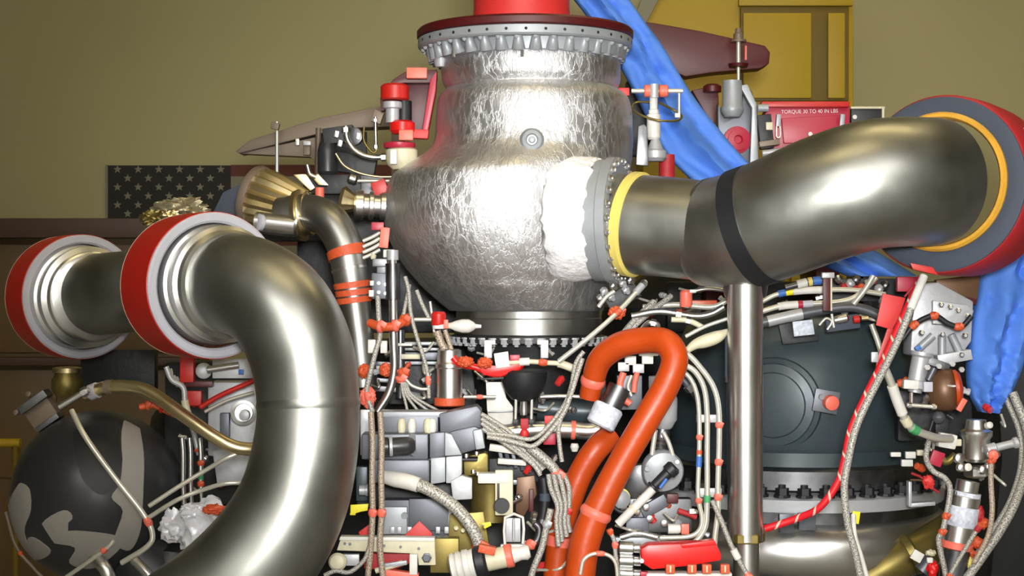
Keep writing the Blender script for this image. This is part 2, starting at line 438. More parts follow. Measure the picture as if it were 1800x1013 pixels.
STAR = bpy.data.meshes.new('star'); bm.to_mesh(STAR); bm.free(); STAR.materials.append(M['flagwhite'])
for row in range(9):
    for c in range(6 if row % 2 == 0 else 5):
        o = bpy.data.objects.new('star', STAR); COL.objects.link(o)
        place(o, P(207+36.3*c+(0 if row % 2 == 0 else 18), 298+15.6*row, YF)+Vector((0, -.0075, 0)), cn); o.scale = (7.5*s,)*3

# brown cabinets below the flag wall, at the left edge
t = thing('storage_cabinet', 'brown laminate cabinet row along the wall behind the left duct', 'cabinet', 60, 1000, 7.6)
box('carcass', 80, 760, 7.6, 560, 740, 90, 'cabinet', t, bev=2)
box('top_rail', 60, 402, 7.45, 560, 34, 60, 'cabdk', t, bev=2)
box('door', 20, 525, 7.48, 160, 190, 10, 'cabinet', t); box('door', 205, 525, 7.48, 190, 190, 10, 'cabinet', t)
box('shelf_shadow_line', 70, 635, 7.45, 560, 14, 40, 'cabdk', t)  # dark strip paints the shadow line along the cabinet rail
box('drawer', 20, 745, 7.48, 160, 190, 10, 'cabinet', t); box('drawer', 205, 745, 7.48, 190, 190, 10, 'cabinet', t)
t = thing('handrail', 'yellow painted handrail by the black sphere, at the left edge', 'rail', -40, 800, 5.6)
tube('rail', Path([(-160, 779), (36, 779)], 8, 5.6), 'yellow', t)
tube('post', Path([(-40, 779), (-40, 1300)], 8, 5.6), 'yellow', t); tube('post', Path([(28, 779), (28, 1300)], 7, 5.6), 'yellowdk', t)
# yellow machine at the upper right
t = thing('yellow_enclosure', 'tall ochre yellow equipment enclosure behind the maroon beam', 'enclosure', 1360, 190, 6.9)
prism('side_panel', [(1160,-120),(1500,-120),(1500,700),(1130,700),(1130,70)], 6.9, 160, 'yellow', t, 3)
box('window_frame', 1398, 3, 6.86, 200, 16, 14, 'yellow', t)
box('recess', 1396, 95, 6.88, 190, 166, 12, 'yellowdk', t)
box('panel_strip', 1366, 98, 6.85, 120, 150, 8, 'yellow', t, bev=3); box('panel_strip', 1470, 98, 6.85, 30, 150, 8, 'yellow', t, bev=3)
prism('corner_post', [(1150,-60),(1190,-60),(1120,70),(1100,70)], 6.85, 30, 'flagwhite', t)
box('door', 1440, 420, 6.88, 100, 420, 14, 'yellow', t)
# dark curtain-like stand at the right edge
t = thing('dark_cabinet', 'dark grey equipment rack standing behind the right edge of the engine', 'rack', 1800, 900, 6.0)
box('body', 1850, 900, 6.0, 260, 560, 150, 'dark', t, bev=4); box('panel', 1850, 900, 5.8, 230, 520, 10, 'blackrub', t)

# ------------------------------------------------------------------ engine core (dark casing added behind everything to shade the gaps, reaching the floor)
t = thing('engine_core', 'dark main engine casing added to darken the gaps behind the pipes', 'engine', 900, 1690, 4.95)
YC = 4.95
lathe('casing', (830, 1000, YC), UP, [(-700, 330), (-420, 330), (-60, 330), (60, 345), (180, 330), (290, 290), (380, 235), (400, 225)], 'dark', t, 48)
lathe('side_casing', (420, 880, YC), UP, [(-120, 150), (60, 165), (150, 150), (230, 90)], 'dark', t, 32)
lathe('right_casing', (1580, 920, 5.4), UP, [(-160, 150), (120, 175), (300, 165), (420, 120)], 'dark', t, 32)
tube('cross_beam', Path([(300, 900), (1700, 900)], 60, 5.4), 'dark', t, 16)
lathe('nozzle', (900, 1690, YC), UP, [(-20, 560), (0, 560), (200, 520), (360, 430), (480, 330)], 'dark', t, 48)

# ------------------------------------------------------------------ foil covered turbopump
YV = 4.3
t = thing('foil_turbopump', 'large turbopump wrapped in crinkled silver foil in the centre', 'turbopump', 925, 545, YV)
rings = [(98,783,1086),(112,776,1090),(140,777,1090),(151,781,1087),(158,784,1085),(164,778,1094),(175,771,1104),(200,768,1110),(235,766,1112),(252,762,1113),(266,752,1112),
         (280,732,1111),(294,708,1109),(312,688,1105),(345,678,1098),(388,676,1092),(430,688,1086),(470,712,1078),(500,738,1070),(525,765,1064),(546,790,1058)]
q = catmull([Vector((a, (b+c)/2, (c-b)/2)) for a, b, c in rings], 5)
V, Fc = [], []; k = 120
for p in q:
    c = P(p.y, p.x, YV)
    for j in range(k):
        a = 2*math.pi*j/k
        d = Vector((math.cos(a), math.sin(a), 0))
        # wrinkles of the wrapped foil
        e = 1+.010*noise.fractal(Vector((a*6 if a < math.pi else (2*math.pi-a)*6, p.x*.012, 3)), .6, 2, 5)
        if p.x > 495: e += .012*abs(math.sin(a*13+2*math.sin(a*5)))
        V.append(c+d*p.z*YV/F*e)
for i in range(len(q)-1):
    for j in range(k): Fc.append((i*k+j, i*k+(j+1) % k, (i+1)*k+(j+1) % k, (i+1)*k+j))
Fc.append(tuple(range(k))); Fc.append(tuple(range((len(q)-1)*k, len(q)*k)))
body = mk('foil_body', V, Fc, 'foil', t, None, 70)
# round boss in front
n0 = thing.__name__
b = lathe('sensor_boss', (935, 246, 4.028), (0,-1,0), [(-8, 22), (0, 20), (5, 17), (7, 11), (3, 9), (3, 6), (9, 5), (10, 1)], 'flange', t, 20)
# upper flange
lathe('upper_neck', (937, 108, YV), UP, [(-2, 154), (0, 162), (14, 164), (26, 167), (36, 171), (40, 175)], 'flange', t, 60)
uf = lathe('upper_flange', (923, 88, YV), UP, [(0, 184), (3, 188), (16, 188), (18, 184)], 'flange', t, 72)
bm = bmesh.new(); bmesh.ops.create_cone(bm, segments=10, radius1=1, radius2=.55, depth=1, cap_ends=True)
SCAL = bpy.data.meshes.new('scallop'); bm.to_mesh(SCAL); bm.free(); SCAL.materials.append(M['flange'])
for p_ in SCAL.polygons: p_.use_smooth = True
bm = bmesh.new(); bmesh.ops.create_cone(bm, segments=10, radius1=1, radius2=1, depth=1, cap_ends=True)
HOLE = bpy.data.meshes.new('bolt_hole'); bm.to_mesh(HOLE); bm.free(); HOLE.materials.append(M['dark'])
s = YV/F
for j in range(36):
    a = 2*math.pi*(j+.5)/36; d = Vector((math.cos(a), math.sin(a), 0))
    c = P(925, 90, YV)+d*166*s
    inst('scallop', SCAL, c+Vector((0,0,-6*s)), (UP+d*.4).normalized(), (12*s, 12*s, 26*s), t)
    inst('bolt', BOLTW, P(923, 89, YV)+d*179*s, -UP, 3.6*s, uf)
    a2 = a+math.pi/36; d2 = Vector((math.cos(a2), math.sin(a2), 0))
    inst('bolt_hole', HOLE, P(923, 79, YV)+d2*187.6*s, d2, (2.6*s, 2.6*s, 1.6*s), uf)
lathe('standoff', (775, 118, 4.25), UP, [(0, 10), (6, 12), (24, 15), (30, 18), (33, 14)], 'alulight', t, 20)
# lower flange below the foil
lathe('lower_collar', (928, 588, YV), UP, [(0, 128), (2, 130), (28, 130), (30, 126), (46, 126), (54, 132)], 'steel', t, 72)
lf = lathe('lower_flange', (928, 604, YV), UP, [(0, 116), (4, 134), (14, 136), (16, 130)], 'dkmetal', t, 72)
for j in range(40):
    a = 2*math.pi*j/40; d = Vector((math.cos(a), math.sin(a), 0))
    inst('bolt', BOLTW, P(928, 591, YV)+d*131*s, -UP, (7*s, 7*s, 11*s), lf)
lathe('lower_neck', (928, 720, YV), UP, [(0, 90), (60, 96), (118, 112)], 'dark', t, 40)
# outlet towards the right duct
AX = D(.95, 0, -.31)
lathe('outlet', (925, 388, 4.21), AX, [(0, 100), (90, 102), (120, 102), (134, 103)], 'foil', t, 60)
lathe('sealant_band', (1000, 384, 4.10), AX, [(-22, 96), (-16, 106), (-4, 111), (14, 112), (26, 110), (38, 107), (52, 105), (56, 100)], 'foam', t, 90, jit=1)
of = lathe('outlet_flange', (1052, 388, 4.085), AX, [(-4, 104), (-2, 107), (20, 107), (22, 111), (38, 111), (40, 104), (42, 94)], 'flange', t, 64)
for j in range(26):
    a = 2*math.pi*j/26; z = AX; x = z.cross(UP).normalized(); y = z.cross(x)
    inst('bolt', BOLT, P(1052, 388, 4.085)+z*40*4.07/F+(x*math.cos(a)+y*math.sin(a))*103*4.07/F, z, 6.2*4.07/F, of)
# red shipping cover on top
t = thing('red_cover', 'red round shipping cover bolted on top of the foil turbopump', 'cover', 917, 30, YV)
lathe('plate', (923, 70, YV), UP, [(0, 188), (2, 190), (12, 190), (16, 186), (20, 150)], 'maroon', t, 72)
lathe('stack', (917, 52, YV), UP, [(0, 96), (3, 96), (14, 86), (40, 84), (170, 84)], 'redpaint', t, 56)
for x in (757, 1083): lathe('stud', (x, 60, 4.25), UP, [(-40, 2.2), (20, 2.2)], 'bright', t, 8)
for x in (797, 918): lathe('stud', (x, 92, 4.05), UP, [(-8, 3), (4, 3)], 'bright', t, 8)

# ------------------------------------------------------------------ right duct
t = thing('outlet_duct', 'thick satin steel elbow duct leaving the turbopump to the right', 'duct', 1240, 480, 4.0)
p1 = Path([(1082,391,4.06),(1110,394,4.04),(1180,400,4.0),(1246,407,3.96)], 88, n=10)
tube('straight_section', p1, 'steel', t, 56)
p2 = Path([(1238,407,3.98,92),(1262,408,3.955,97),(1310,402,3.91,104),(1370,381,3.865,108),(1450,349,3.82,112),(1525,326,3.80,114),(1585,320,3.82,114),(1640,320,3.89,113)], 110, n=10)
tube('elbow_section', p2, 'steel', t, 64)
q = [Vector((*v.xyz, v.w*m_)) for v, m_ in zip(p2.sub(.0, .045, 5), (.95, 1.01, 1.02, 1.02, 1.01, 1.0))]
V, Fc, UV = sweep(q, 56); mk('weld_seam', V, Fc, 'steel', t, UV)
# sloping black band
c0 = p2.at(.225); tn = (p2.tan(.225)+Vector((0,-.02,.0))).normalized()
q = [Vector((*(c0.xyz+tn*e), c0.w*1.02)) for e in (-.022, -.021, .021, .022)]
V, Fc, UV = sweep(q, 56); mk('black_band', V, Fc, 'blackrub', t, UV)
q = [Vector((*(p1.at(.0).xyz+p1.tan(.02)*e), p1.at(0).w*m_)) for e, m_ in ((0.040, 1.0), (.044, 1.05), (.062, 1.05), (.067, 1.0))]
V, Fc, UV = sweep(q, 56); mk('sealing_tape', V, Fc, 'seal', t, UV)
# ring cover on the right duct
AR = D(-.6, -.03, -.8)
t = thing('ring_cover', 'thick red ring cover with dark slate face on the right duct end', 'cover', 1700, 480, 3.9)
RC = (1652, 324, 3.92)
band = lathe('red_band', RC, AR, [(-130, 150), (-128, 158), (-60, 160), (-6, 158), (-2, 155), (-2, 148), (-128, 146)], 'redrib', t, 72, True)
lathe('slate_face', RC, AR, [(-40, 116), (-40, 154), (2, 154), (4, 150), (6, 122), (3, 116)], 'rimdark', t, 72, True)
lathe('amber_gasket', (1651, 320, 3.91), AR, [(-20, 110), (-20, 122), (4, 123), (10, 119), (10, 114), (4, 110)], 'ringyel', t, 64, True)
z = AR.normalized(); x = z.cross(UP).normalized(); y = z.cross(x); V, Fc = [], []
for j in range(25):
    a = math.radians(-22+60*j/24); d = -x*math.cos(a)-y*math.sin(a) if (-x).x > 0 else x*math.cos(a)+y*math.sin(a)
    for tt, rr in ((-64, 160), (-64, 161.2), (-61.5, 161.2), (-61.5, 160)): V.append(P(*RC)+(z*tt+d*rr)*RC[2]/F)
for j in range(24):
    for e in range(4): Fc.append((j*4+e, j*4+(e+1) % 4, j*4+4+(e+1) % 4, j*4+4+e))
mk('white_mark', V, Fc, 'print', band)
prism('red_flap', [(1600,462),(1640,470),(1650,484),(1605,474)], 3.86, 4, 'red', t)

# ------------------------------------------------------------------ left big duct and its capped ends
AL = D(.6, 0, -.8)
t = thing('big_elbow_duct', 'big satin steel elbow duct bending down in the left foreground', 'duct', 450, 1000, 3.46)
pl = Path([(352,500,3.70,88),(385,500,3.64,88),(436,505,3.57,90),(492,545,3.52,92),(530,622,3.50,92),(542,715,3.49,90),(535,800,3.48,93),(513,885,3.47,97),(468,965,3.46,102),(400,1040,3.45,106),(320,1100,3.45,106)], 90, n=12)
tube('elbow', pl, 'steel', t, 64)
u = .47
V, Fc, UV = sweep([Vector((*v.xyz, v.w*m_)) for v, m_ in zip(pl.sub(.465, .485, 4), (1.0, 1.012, 1.016, 1.012, 1.0))], 64); mk('weld_seam', V, Fc, 'steel', t, UV)
lathe('end_flange', (378, 500, 3.66), AL, [(-40, 100), (-38, 108), (-10, 108), (0, 105), (14, 105), (16, 99), (30, 99), (33, 102), (44, 102), (48, 95), (60, 94), (66, 89)], 'bright', t, 64)
tr = thing('ring_cover', 'red ring cover with grey rim on the big elbow duct', 'cover', 340, 630, 3.7, 'red capped duct ends')
def ringcov(tr, x, y, Y, R, ax, L):
    lathe('red_band', (x, y, Y), ax, [(-L, R*.93), (-L, R*.985), (-L*.6, R), (0, R), (2, R*.97), (2, R*.9), (-L+3, R*.9)], 'red', tr, 72, True)
    lathe('grey_rim', (x, y, Y), ax, [(-14, R*.85), (-14, R*.985), (3, R*.99), (6, R*.96), (6, R*.88), (2, R*.85)], 'rimgrey', tr, 72, True)
    lathe('back_lip', (x, y, Y), ax, [(-L-6, R*.9), (-L-6, R*.97), (-L+1, R*.99), (-L+1, R*.9)], 'cream', tr, 72, True)
ringcov(tr, 378, 502, 3.66, 130, AL, 112)
t = thing('capped_duct', 'short steel duct with bright flange at the far left', 'duct', 190, 570, 4.2)
pf = Path([(135,522,4.30),(180,517,4.22),(235,512,4.14),(300,505,4.10)], 72, n=8)
tube('pipe', pf, 'steel', t, 48)
lathe('end_flange', (143, 522, 4.28), AL, [(-30, 84), (-28, 93), (-10, 93), (0, 90), (10, 90), (12, 85), (26, 85), (29, 88), (38, 88), (42, 79), (54, 78), (58, 72)], 'bright', t, 56)
tr = thing('ring_cover', 'red ring cover with grey rim on the far left duct', 'cover', 110, 630, 4.3, 'red capped duct ends')
ringcov(tr, 145, 522, 4.30, 110, AL, 84)

# ------------------------------------------------------------------ main chamber at the right
YM = 4.62
t = thing('combustion_chamber', 'dark slate painted chamber casing behind the vertical steel pipe', 'chamber', 1395, 900, YM)
lathe('casing', (1395, 838, YM), UP, [(0, 218), (6, 236), (36, 236), (40, 226), (62, 220), (70, 224), (150, 222), (220, 208), (268, 186), (294, 150), (300, 120)], 'teal', t, 80)
cf = lathe('flange', (1395, 866, YM), UP, [(-6, 236), (-2, 256), (18, 258), (22, 250)], 'alulight', t, 80)
s = YM/F
for j in range(44):
    a = 2*math.pi*(j+.3)/44; d = Vector((math.cos(a), math.sin(a), 0))
    inst('bolt', BOLTDK, P(1395, 844, YM)+d*247*s, UP, (11*s, 11*s, 15*s), cf)
lathe('lit_casing_band', (1395, 838, YM), UP, [(2, 230), (4, 239), (34, 239), (40, 230)], 'dkmetal', t, 80)  # lighter metal band, its tone also paints the lit lower casing
lathe('lower_band', (1395, 900, YM), UP, [(-4, 232), (0, 246), (30, 246), (34, 240)], 'dkmetal', t, 80)
lathe('manifold', (1395, 934, YM), UP, [(-50*math.cos(a*math.pi/8), 228+50*math.sin(a*math.pi/8)) for a in range(17)], 'bright', t, 80, True)
NP = D(-.35, 0, -.94)
lathe('round_port', (1360, 712, 4.29), NP, [(-6, 84), (0, 82), (3, 74), (6, 72), (8, 58), (11, 56), (13, 40), (14, 10)], 'teal', t, 48)
t2 = box('mounting_pad', 1452, 706, 4.235, 44, 40, 8, 'alu', t, roll=10)
lathe('orange_cap', (1460, 708, 4.215), D(.2, .1, -.9), [(-6, 13), (8, 13), (10, 9)], 'pink', t, 16)
lathe('pad_screw', (1444, 698, 4.22), D(0, 0, -1), [(-2, 5), (4, 5)], 'dkmetal', t, 10)
prism('data_plate', [(1393,566),(1428,562),(1432,588),(1396,592)], 4.26, 3, 'label', t, .5)
prism('plate_bracket', [(1368,568),(1392,566),(1396,594),(1440,590),(1440,600),(1376,606)], 4.28, 8, 'dark', t)
box('yellow_tag', 1504, 910, 4.17, 14, 22, 4, 'yellowtag', t, roll=8)
box('seam_block', 1382, 920, 4.2, 26, 34, 14, 'alu', t); box('seam_block', 1418, 917, 4.2, 30, 30, 14, 'alu', t)

# ------------------------------------------------------------------ vertical steel pipe
t = thing('vertical_pipe', 'straight bright vertical steel pipe under the right duct', 'pipe', 1310, 1000, 3.9)
lathe('pipe', (1310, 1100, 3.9), UP, [(150, 31), (600, 31), (604, 28)], 'bright', t, 40)
lathe('nut', (1310, 953, 3.9), UP, [(0, 33), (2, 35), (15, 35), (17, 33)], 'olive', t, 6, angle=20)
lathe('thin_pipe', (1312, 1100, 3.9), UP, [(0, 23), (148, 23)], 'bright', t, 32)
lathe('saddle', (1310, 512, 3.92), UP, [(-12, 33), (-8, 37), (10, 40), (24, 40)], 'dkmetal', t, 32)

# ------------------------------------------------------------------ orange sleeved hoses
t = thing('orange_hose', 'thick orange sleeved hose looped over itself in front of the engine', 'hose', 1020, 1010, 3.75)
ph = Path([(1036,700,3.86,18),(1043,668,3.85,20),(1056,632,3.83,22),(1092,606,3.80,23),(1140,598,3.77,23),(1172,604,3.74,24),(1186,632,3.72,24),(1172,676,3.71,24),(1140,732,3.70,24),(1100,800,3.70,24),(1068,860,3.70,25),(1042,915,3.70,26),(1026,965,3.70,27),(1016,1040,3.70,27)], 23, n=10)
tube('sleeve', ph, 'orange', t, 24)
for u, m in ((.045, 'pink'), (.80, 'pink')):
    V, Fc, UV = sweep([Vector((*v.xyz, v.w*m_)) for v, m_ in zip(ph.sub(u-.012, u+.012, 3), (1.0, 1.12, 1.12, 1.0))], 24); mk('clamp', V, Fc, m, t, UV)
t = thing('orange_hose', 'orange sleeved hose passing behind the looped orange hose', 'hose', 985, 1000, 3.9)
pq = Path([(1075,765,3.92),(1048,790,3.9),(1022,830,3.9),(1002,880,3.9),(985,940,3.9),(975,1030,3.9)], 22)
tube('sleeve', pq, 'orange', t, 20)
V, Fc, UV = sweep([Vector((*v.xyz, v.w*1.1)) for v in pq.sub(.70, .76, 3)], 20); mk('clamp', V, Fc, 'pink', t, UV)

# ------------------------------------------------------------------ middle duct, pleated cone
t = thing('downcomer_pipe', 'steel downcomer pipe with orange bands between big duct and foil', 'pipe', 635, 660, 4.15)
pm = Path([(498,382,4.25,36),(540,374,4.22,33),(578,388,4.18,32),(604,428,4.16,32),(616,480,4.15,31),(624,540,4.15,28),(632,600,4.15,26),(640,680,4.15,24)], 30, n=10)
tube('pipe', pm, 'steel', t, 40)
for u0, u1, m in ((.405, .445, 'tie'), (.55, .575, 'tie'), (.582, .607, 'tie'), (.614, .639, 'tie')):
    tube('orange_band', pm, m, t, 32, u0, u1, 1.09)
tube('seam_ring', pm, 'bright', t, 32, .49, .5, 1.05)
lathe('collar', (533, 378, 4.23), D(.95, -.12, -.2), [(-12, 36), (-10, 44), (-2, 46), (0, 38), (8, 36), (10, 40), (14, 36)], 'goldsteel', t, 40)
t = thing('pleated_cone', 'straw coloured pleated metal cone above the big elbow duct', 'cone', 480, 400, 4.3)
AP = D(.86, .25, -.3)
lathe('pleats', (462, 352, 4.34), AP, [(-12, 52), (0, 54), (30, 49), (60, 42), (80, 36)], 'goldsteel', t, 40, pleat=.05)
lathe('rim', (458, 350, 4.34), AP, [(-16, 56), (-10, 58), (-2, 56)], 'taupe', t, 40)
lathe('side_tube', (462, 392, 4.2), D(.95, .1, -.1), [(-14, 15), (-12, 19), (60, 19), (64, 15)], 'bright', t, 24)
lathe('tube_cap', (456, 391, 4.18), D(-.8, -.1, -.6), [(-4, 15), (2, 15), (4, 12), (5, 4)], 'rimgrey', t, 20)
t = thing('ribbed_coupling', 'ribbed steel coupling between the downcomer pipe and the foil', 'coupling', 650, 390, 4.22)
lathe('barrel', (622, 360, 4.22), D(.97, .05, .1), [(0, 14), (4, 26), (16, 26), (18, 21), (26, 21), (28, 25), (34, 25), (36, 20), (46, 20), (48, 24), (56, 24), (58, 16)], 'bright', t, 32)
lathe('cone', (598, 352, 4.23), D(.97, .2, .0), [(0, 22), (6, 26), (26, 14)], 'goldsteel', t, 24, pleat=.04)

# ------------------------------------------------------------------ upper left: fixtures behind the foil
t = thing('support_arm', 'taupe tapered fixture arm left of the red bracket', 'arm', 560, 270, 5.4)
prism('beam', [(414,266),(440,246),(560,208),(690,182),(700,222),(600,226),(540,240),(420,270)], 5.4, 60, 'taupe', t, 2)
prism('web', [(420,270),(560,240),(560,290),(545,276)], 5.42, 30, 'taupe', t, 1)
tube('rod', Path([(487,214),(487,318)], 3.2, 5.36), 'wire', t)
box('rod_nut', 484, 222, 5.35, 14, 12, 12, 'taupe', t, roll=15); box('bracket', 540, 262, 5.38, 12, 22, 10, 'taupe', t); box('clip', 523, 250, 5.37, 7, 12, 8, 'wire', t)
box('clip', 540, 252, 5.36, 14, 8, 8, 'alulight', t)
tube('post', Path([(560,225),(557,320)], 5, 5.4), 'taupe', t); box('column', 700, 420, 5.42, 22, 420, 30, 'taupe', t); box('gusset', 600, 262, 5.5, 90, 60, 10, 'dark', t)
t = thing('red_actuator', 'dark red bracket with cylinder and white plug left of the foil neck', 'actuator', 720, 280, 4.25)
prism('bracket_top', [(668,172),(690,140),(712,126),(768,122),(768,142),(760,146),(708,146),(690,158),(686,190),(670,196)], 4.28, 26, 'maroon', t, 2)
prism('bracket_side', [(756,140),(768,124),(766,160),(750,243),(730,243),(732,232),(742,230)], 4.26, 30, 'crimson', t, 2)
prism('bracket_web', [(706,146),(758,144),(744,232),(712,232)], 4.32, 8, 'maroon', t, 1)
prism('bracket_foot', [(716,226),(754,228),(752,244),(712,242)], 4.25, 20, 'redpaint', t, 2)
box('top_block', 733, 129, 4.24, 36, 19, 16, 'pink', t)
lathe('red_collar', (694, 176, 4.25), UP, [(0, 22), (2, 25), (24, 25), (28, 20)], 'red', t, 28)
lathe('grey_cylinder', (690, 216, 4.25), UP, [(0, 12), (24, 12), (26, 17), (36, 17), (38, 14)], 'alulight', t, 28)
lathe('black_cylinder', (710, 214, 4.28), UP, [(0, 14), (36, 14)], 'blackrub', t, 24)
lathe('red_base', (707, 230, 4.25), UP, [(-6, 16), (0, 22), (14, 22), (18, 16)], 'redbright', t, 28)
box('pink_block', 714, 238, 4.21, 25, 18, 14, 'pink', t)
lathe('magenta_ring', (702, 258, 4.24), UP, [(-3, 26), (0, 28), (6, 28), (8, 20)], 'crimson', t, 28)
lathe('white_plug', (706, 290, 4.24), UP, [(-8, 16), (0, 25), (10, 28), (26, 28), (30, 22)], 'cream', t, 28)
box('plug_key', 692, 276, 4.18, 12, 26, 12, 'white', t)
box('arm_stub', 664, 206, 4.35, 18, 22, 16, 'taupe', t, roll=20)
t = thing('black_regulator', 'black bottle shaped regulator beside the red actuator', 'regulator', 578, 305, 4.45)
lathe('bottle', (576, 306, 4.45), UP, [(0, 15), (4, 18), (40, 18), (54, 15), (60, 9), (76, 8)], 'black', t, 28)
box('head', 596, 238, 4.45, 54, 28, 30, 'blackrub', t, roll=-8); lathe('gauge', (622, 240, 4.42), D(-.2, 0, -1), [(-6, 16), (4, 16), (6, 10)], 'dkmetal', t, 20)
for x, y in ((592,236),(598,252),(630,240)): box('fitting', x, y, 4.4, 8, 12, 8, 'bright', t, roll=15)
box('lower_block', 626, 290, 4.5, 70, 34, 26, 'dark', t, roll=10)
cable('chrome_hose', 'chrome hose curling below the black regulator', 'hose', [(608,222),(611,246),(626,266),(650,276),(682,276)], 5, 'bright', 4.36, nuts=(.06, .93))
cable('chrome_rod', 'short upright chrome rod beside the red actuator', 'rod', [(660,206),(661,264)], 3.2, 'bright', 4.34, nuts=(.1, .9))
cable('gold_wire', 'thin brass wire sagging between regulator and foil', 'wire', [(590,270),(606,292),(634,305),(668,311),(700,310)], 2, 'goldsteel', 4.3)
cable('black_wire', 'thin dark wire looping beside the regulator', 'wire', [(640,222),(640,248),(655,268),(664,262)], 1.8, 'olive', 4.33)
t = thing('machinery_cluster', 'dark valve cluster between pleated cone and silver foil', 'valve', 590, 345, 4.5)
box('block', 600, 325, 4.5, 130, 34, 40, 'dark', t); box('block', 655, 335, 4.48, 40, 50, 30, 'dkmetal', t)
prism('gold_vane', [(515,307),(538,306),(554,330),(545,336)], 4.4, 6, 'goldsteel', t); prism('gold_vane', [(545,308),(560,306),(578,326),(560,326)], 4.4, 6, 'goldsteel', t)
tube('chrome_fitting', Path([(540,290),(545,306),(556,312)], 4, 4.4), 'bright', t); lathe('union', (612, 312, 4.42), D(.9, .3, 0), [(0, 6), (4, 9), (14, 9), (18, 6)], 'bright', t, 12)
lathe('copper_sleeve', (562, 352, 4.3), UP, [(0, 8), (22, 8)], 'pink', t, 16); tube('rail', Path([(620,318),(690,318)], 3, 4.42), 'wire', t)
box('red_block', 668, 330, 4.3, 26, 24, 20, 'red', t, roll=-20)
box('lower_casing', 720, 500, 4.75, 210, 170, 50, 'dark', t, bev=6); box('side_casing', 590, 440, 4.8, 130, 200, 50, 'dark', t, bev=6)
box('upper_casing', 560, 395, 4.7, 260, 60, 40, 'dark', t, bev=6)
t = thing('grey_plate', 'grey triangular plate beside the pleated cone', 'plate', 410, 370, 4.5)
prism('plate', [(375,372),(392,338),(436,318),(446,330),(430,372),(425,392)], 4.5, 6, 'rimdark', t); prism('edge', [(432,330),(448,316),(456,322),(434,368),(428,360)], 4.46, 8, 'taupe', t)
t = thing('plastic_wrap', 'crumpled clear film over the top of the red ring cover', 'film', 320, 390, 3.9)
blob('film', 318, 372, 3.95, 44, 20, 20, 'film', t, .5, 2.6, 3); blob('film_fold', 268, 384, 3.9, 20, 12, 14, 'olive', t, .5, 3, 5); blob('film_fold', 300, 378, 3.88, 18, 8, 10, 'goldsteel', t, .4, 3, 8)

# right of the foil neck: quick release pin
t = thing('release_pin', 'white quick release pin with red collar right of the foil neck', 'pin', 1150, 270, 4.3)
lathe('pin_body', (1149, 246, 4.28), UP, [(0, 9), (4, 12), (44, 12), (46, 9), (52, 9), (54, 7), (92, 7)], 'white', t, 20)
lathe('crossbar', (1110, 160, 4.28), D(1, .0, 0), [(0, 4), (90, 4)], 'wire', t, 12)
lathe('red_collar', (1132, 160, 4.28), D(1, 0, 0), [(0, 9), (2, 11), (14, 11), (16, 8)], 'pink', t, 16); lathe('red_collar', (1158, 160, 4.28), D(1, 0, 0), [(0, 8), (2, 11), (14, 11), (16, 9)], 'pink', t, 16)
lathe('clasp', (1150, 172, 4.27), UP, [(0, 8), (24, 8)], 'alulight', t, 14)
tube('cotter', Path([(1194,164),(1194,200)], 2.4, 4.27), 'wire', t); box('cotter_end', 1191, 203, 4.27, 10, 8, 8, 'wire', t)
tube('lanyard', Path([(1146,180,4.28),(1118,180,4.3),(1112,192,4.28),(1130,204,4.24),(1160,212,4.22),(1190,212,4.24),(1198,204,4.28),(1185,194,4.3),(1158,180,4.28)], 2.2), 'olive', t, 8)
lathe('socket', (1152, 278, 4.28), UP, [(-6, 14), (0, 20), (12, 20), (16, 14), (32, 8)], 'alulight', t, 24)
prism('lug', [(1118,290),(1122,222),(1132,218),(1138,224),(1140,292)], 4.24, 10, 'dkmetal', t)
box('red_clip', 1096, 162, 4.3, 20, 14, 14, 'redpaint', t); lathe('red_can', (1172, 312, 4.35), UP, [(0, 14), (40, 14)], 'redrib', t, 20)
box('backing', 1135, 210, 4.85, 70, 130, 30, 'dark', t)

# blue sleeve
tag(sheet('blue_sleeve', [(985,-30,4.6),(1040,40,4.6),(1090,118,4.6),(1128,190,4.58),(1164,262,4.55),(1230,330,4.5),(1340,420,4.45),(1490,486,4.4)],
      [(1085,-30,4.6),(1128,32,4.6),(1166,84,4.6),(1212,160,4.6),(1262,226,4.58),(1330,300,4.55),(1440,380,4.5),(1612,486,4.4)], 4.6, 26, 'blue', None, 2, .8, 60, 40, 1),
    'blue fabric sleeve slung diagonally behind the foil turbopump and right duct', 'fabric')
tag(sheet('blue_bag', [(1742,420,4.3),(1722,490,4.25),(1708,570,4.2),(1700,640,4.18),(1704,690,4.18),(1722,724,4.18)],
      [(1840,420,4.3),(1830,500,4.25),(1806,590,4.2),(1794,650,4.18),(1774,692,4.18),(1750,724,4.18)], 4.2, 34, 'blue', None, 2, .8, 50, 36, 4),
    'blue fabric bag hanging below the right ring cover', 'fabric')

# maroon beam, hanging bracket, red box
t = thing('maroon_beam', 'tapered maroon lifting beam in front of the yellow enclosure', 'beam', 1250, 130, 5.3)
prism('beam', [(1100,34),(1150,40),(1230,54),(1345,80),(1354,92),(1352,112),(1338,120),(1250,128),(1205,135),(1150,110)], 5.3, 50, 'maroon', t, 3)
tube('bolt_shaft', Path([(1298,50),(1298,122)], 4, 5.25), 'wire', t); lathe('bolt_nut', (1298, 74, 5.25), UP, [(0, 14), (4, 14), (5, 9), (14, 9), (16, 6), (24, 5)], 'taupe', t, 12)
lathe('washer', (1298, 114, 5.24), UP, [(-4, 16), (2, 18)], 'maroon', t, 20); box('seam_bar', 1311, 93, 5.27, 4, 26, 4, 'pink', t)
t = thing('hanging_bracket', 'grey hanging clevis bracket beside the blue sleeve', 'bracket', 1300, 290, 4.75)
prism('clevis', [(1262,180),(1262,222),(1270,290),(1330,292),(1332,190),(1322,160),(1308,146),(1302,200),(1286,206),(1270,196)], 4.75, 26, 'alu', t, 3)
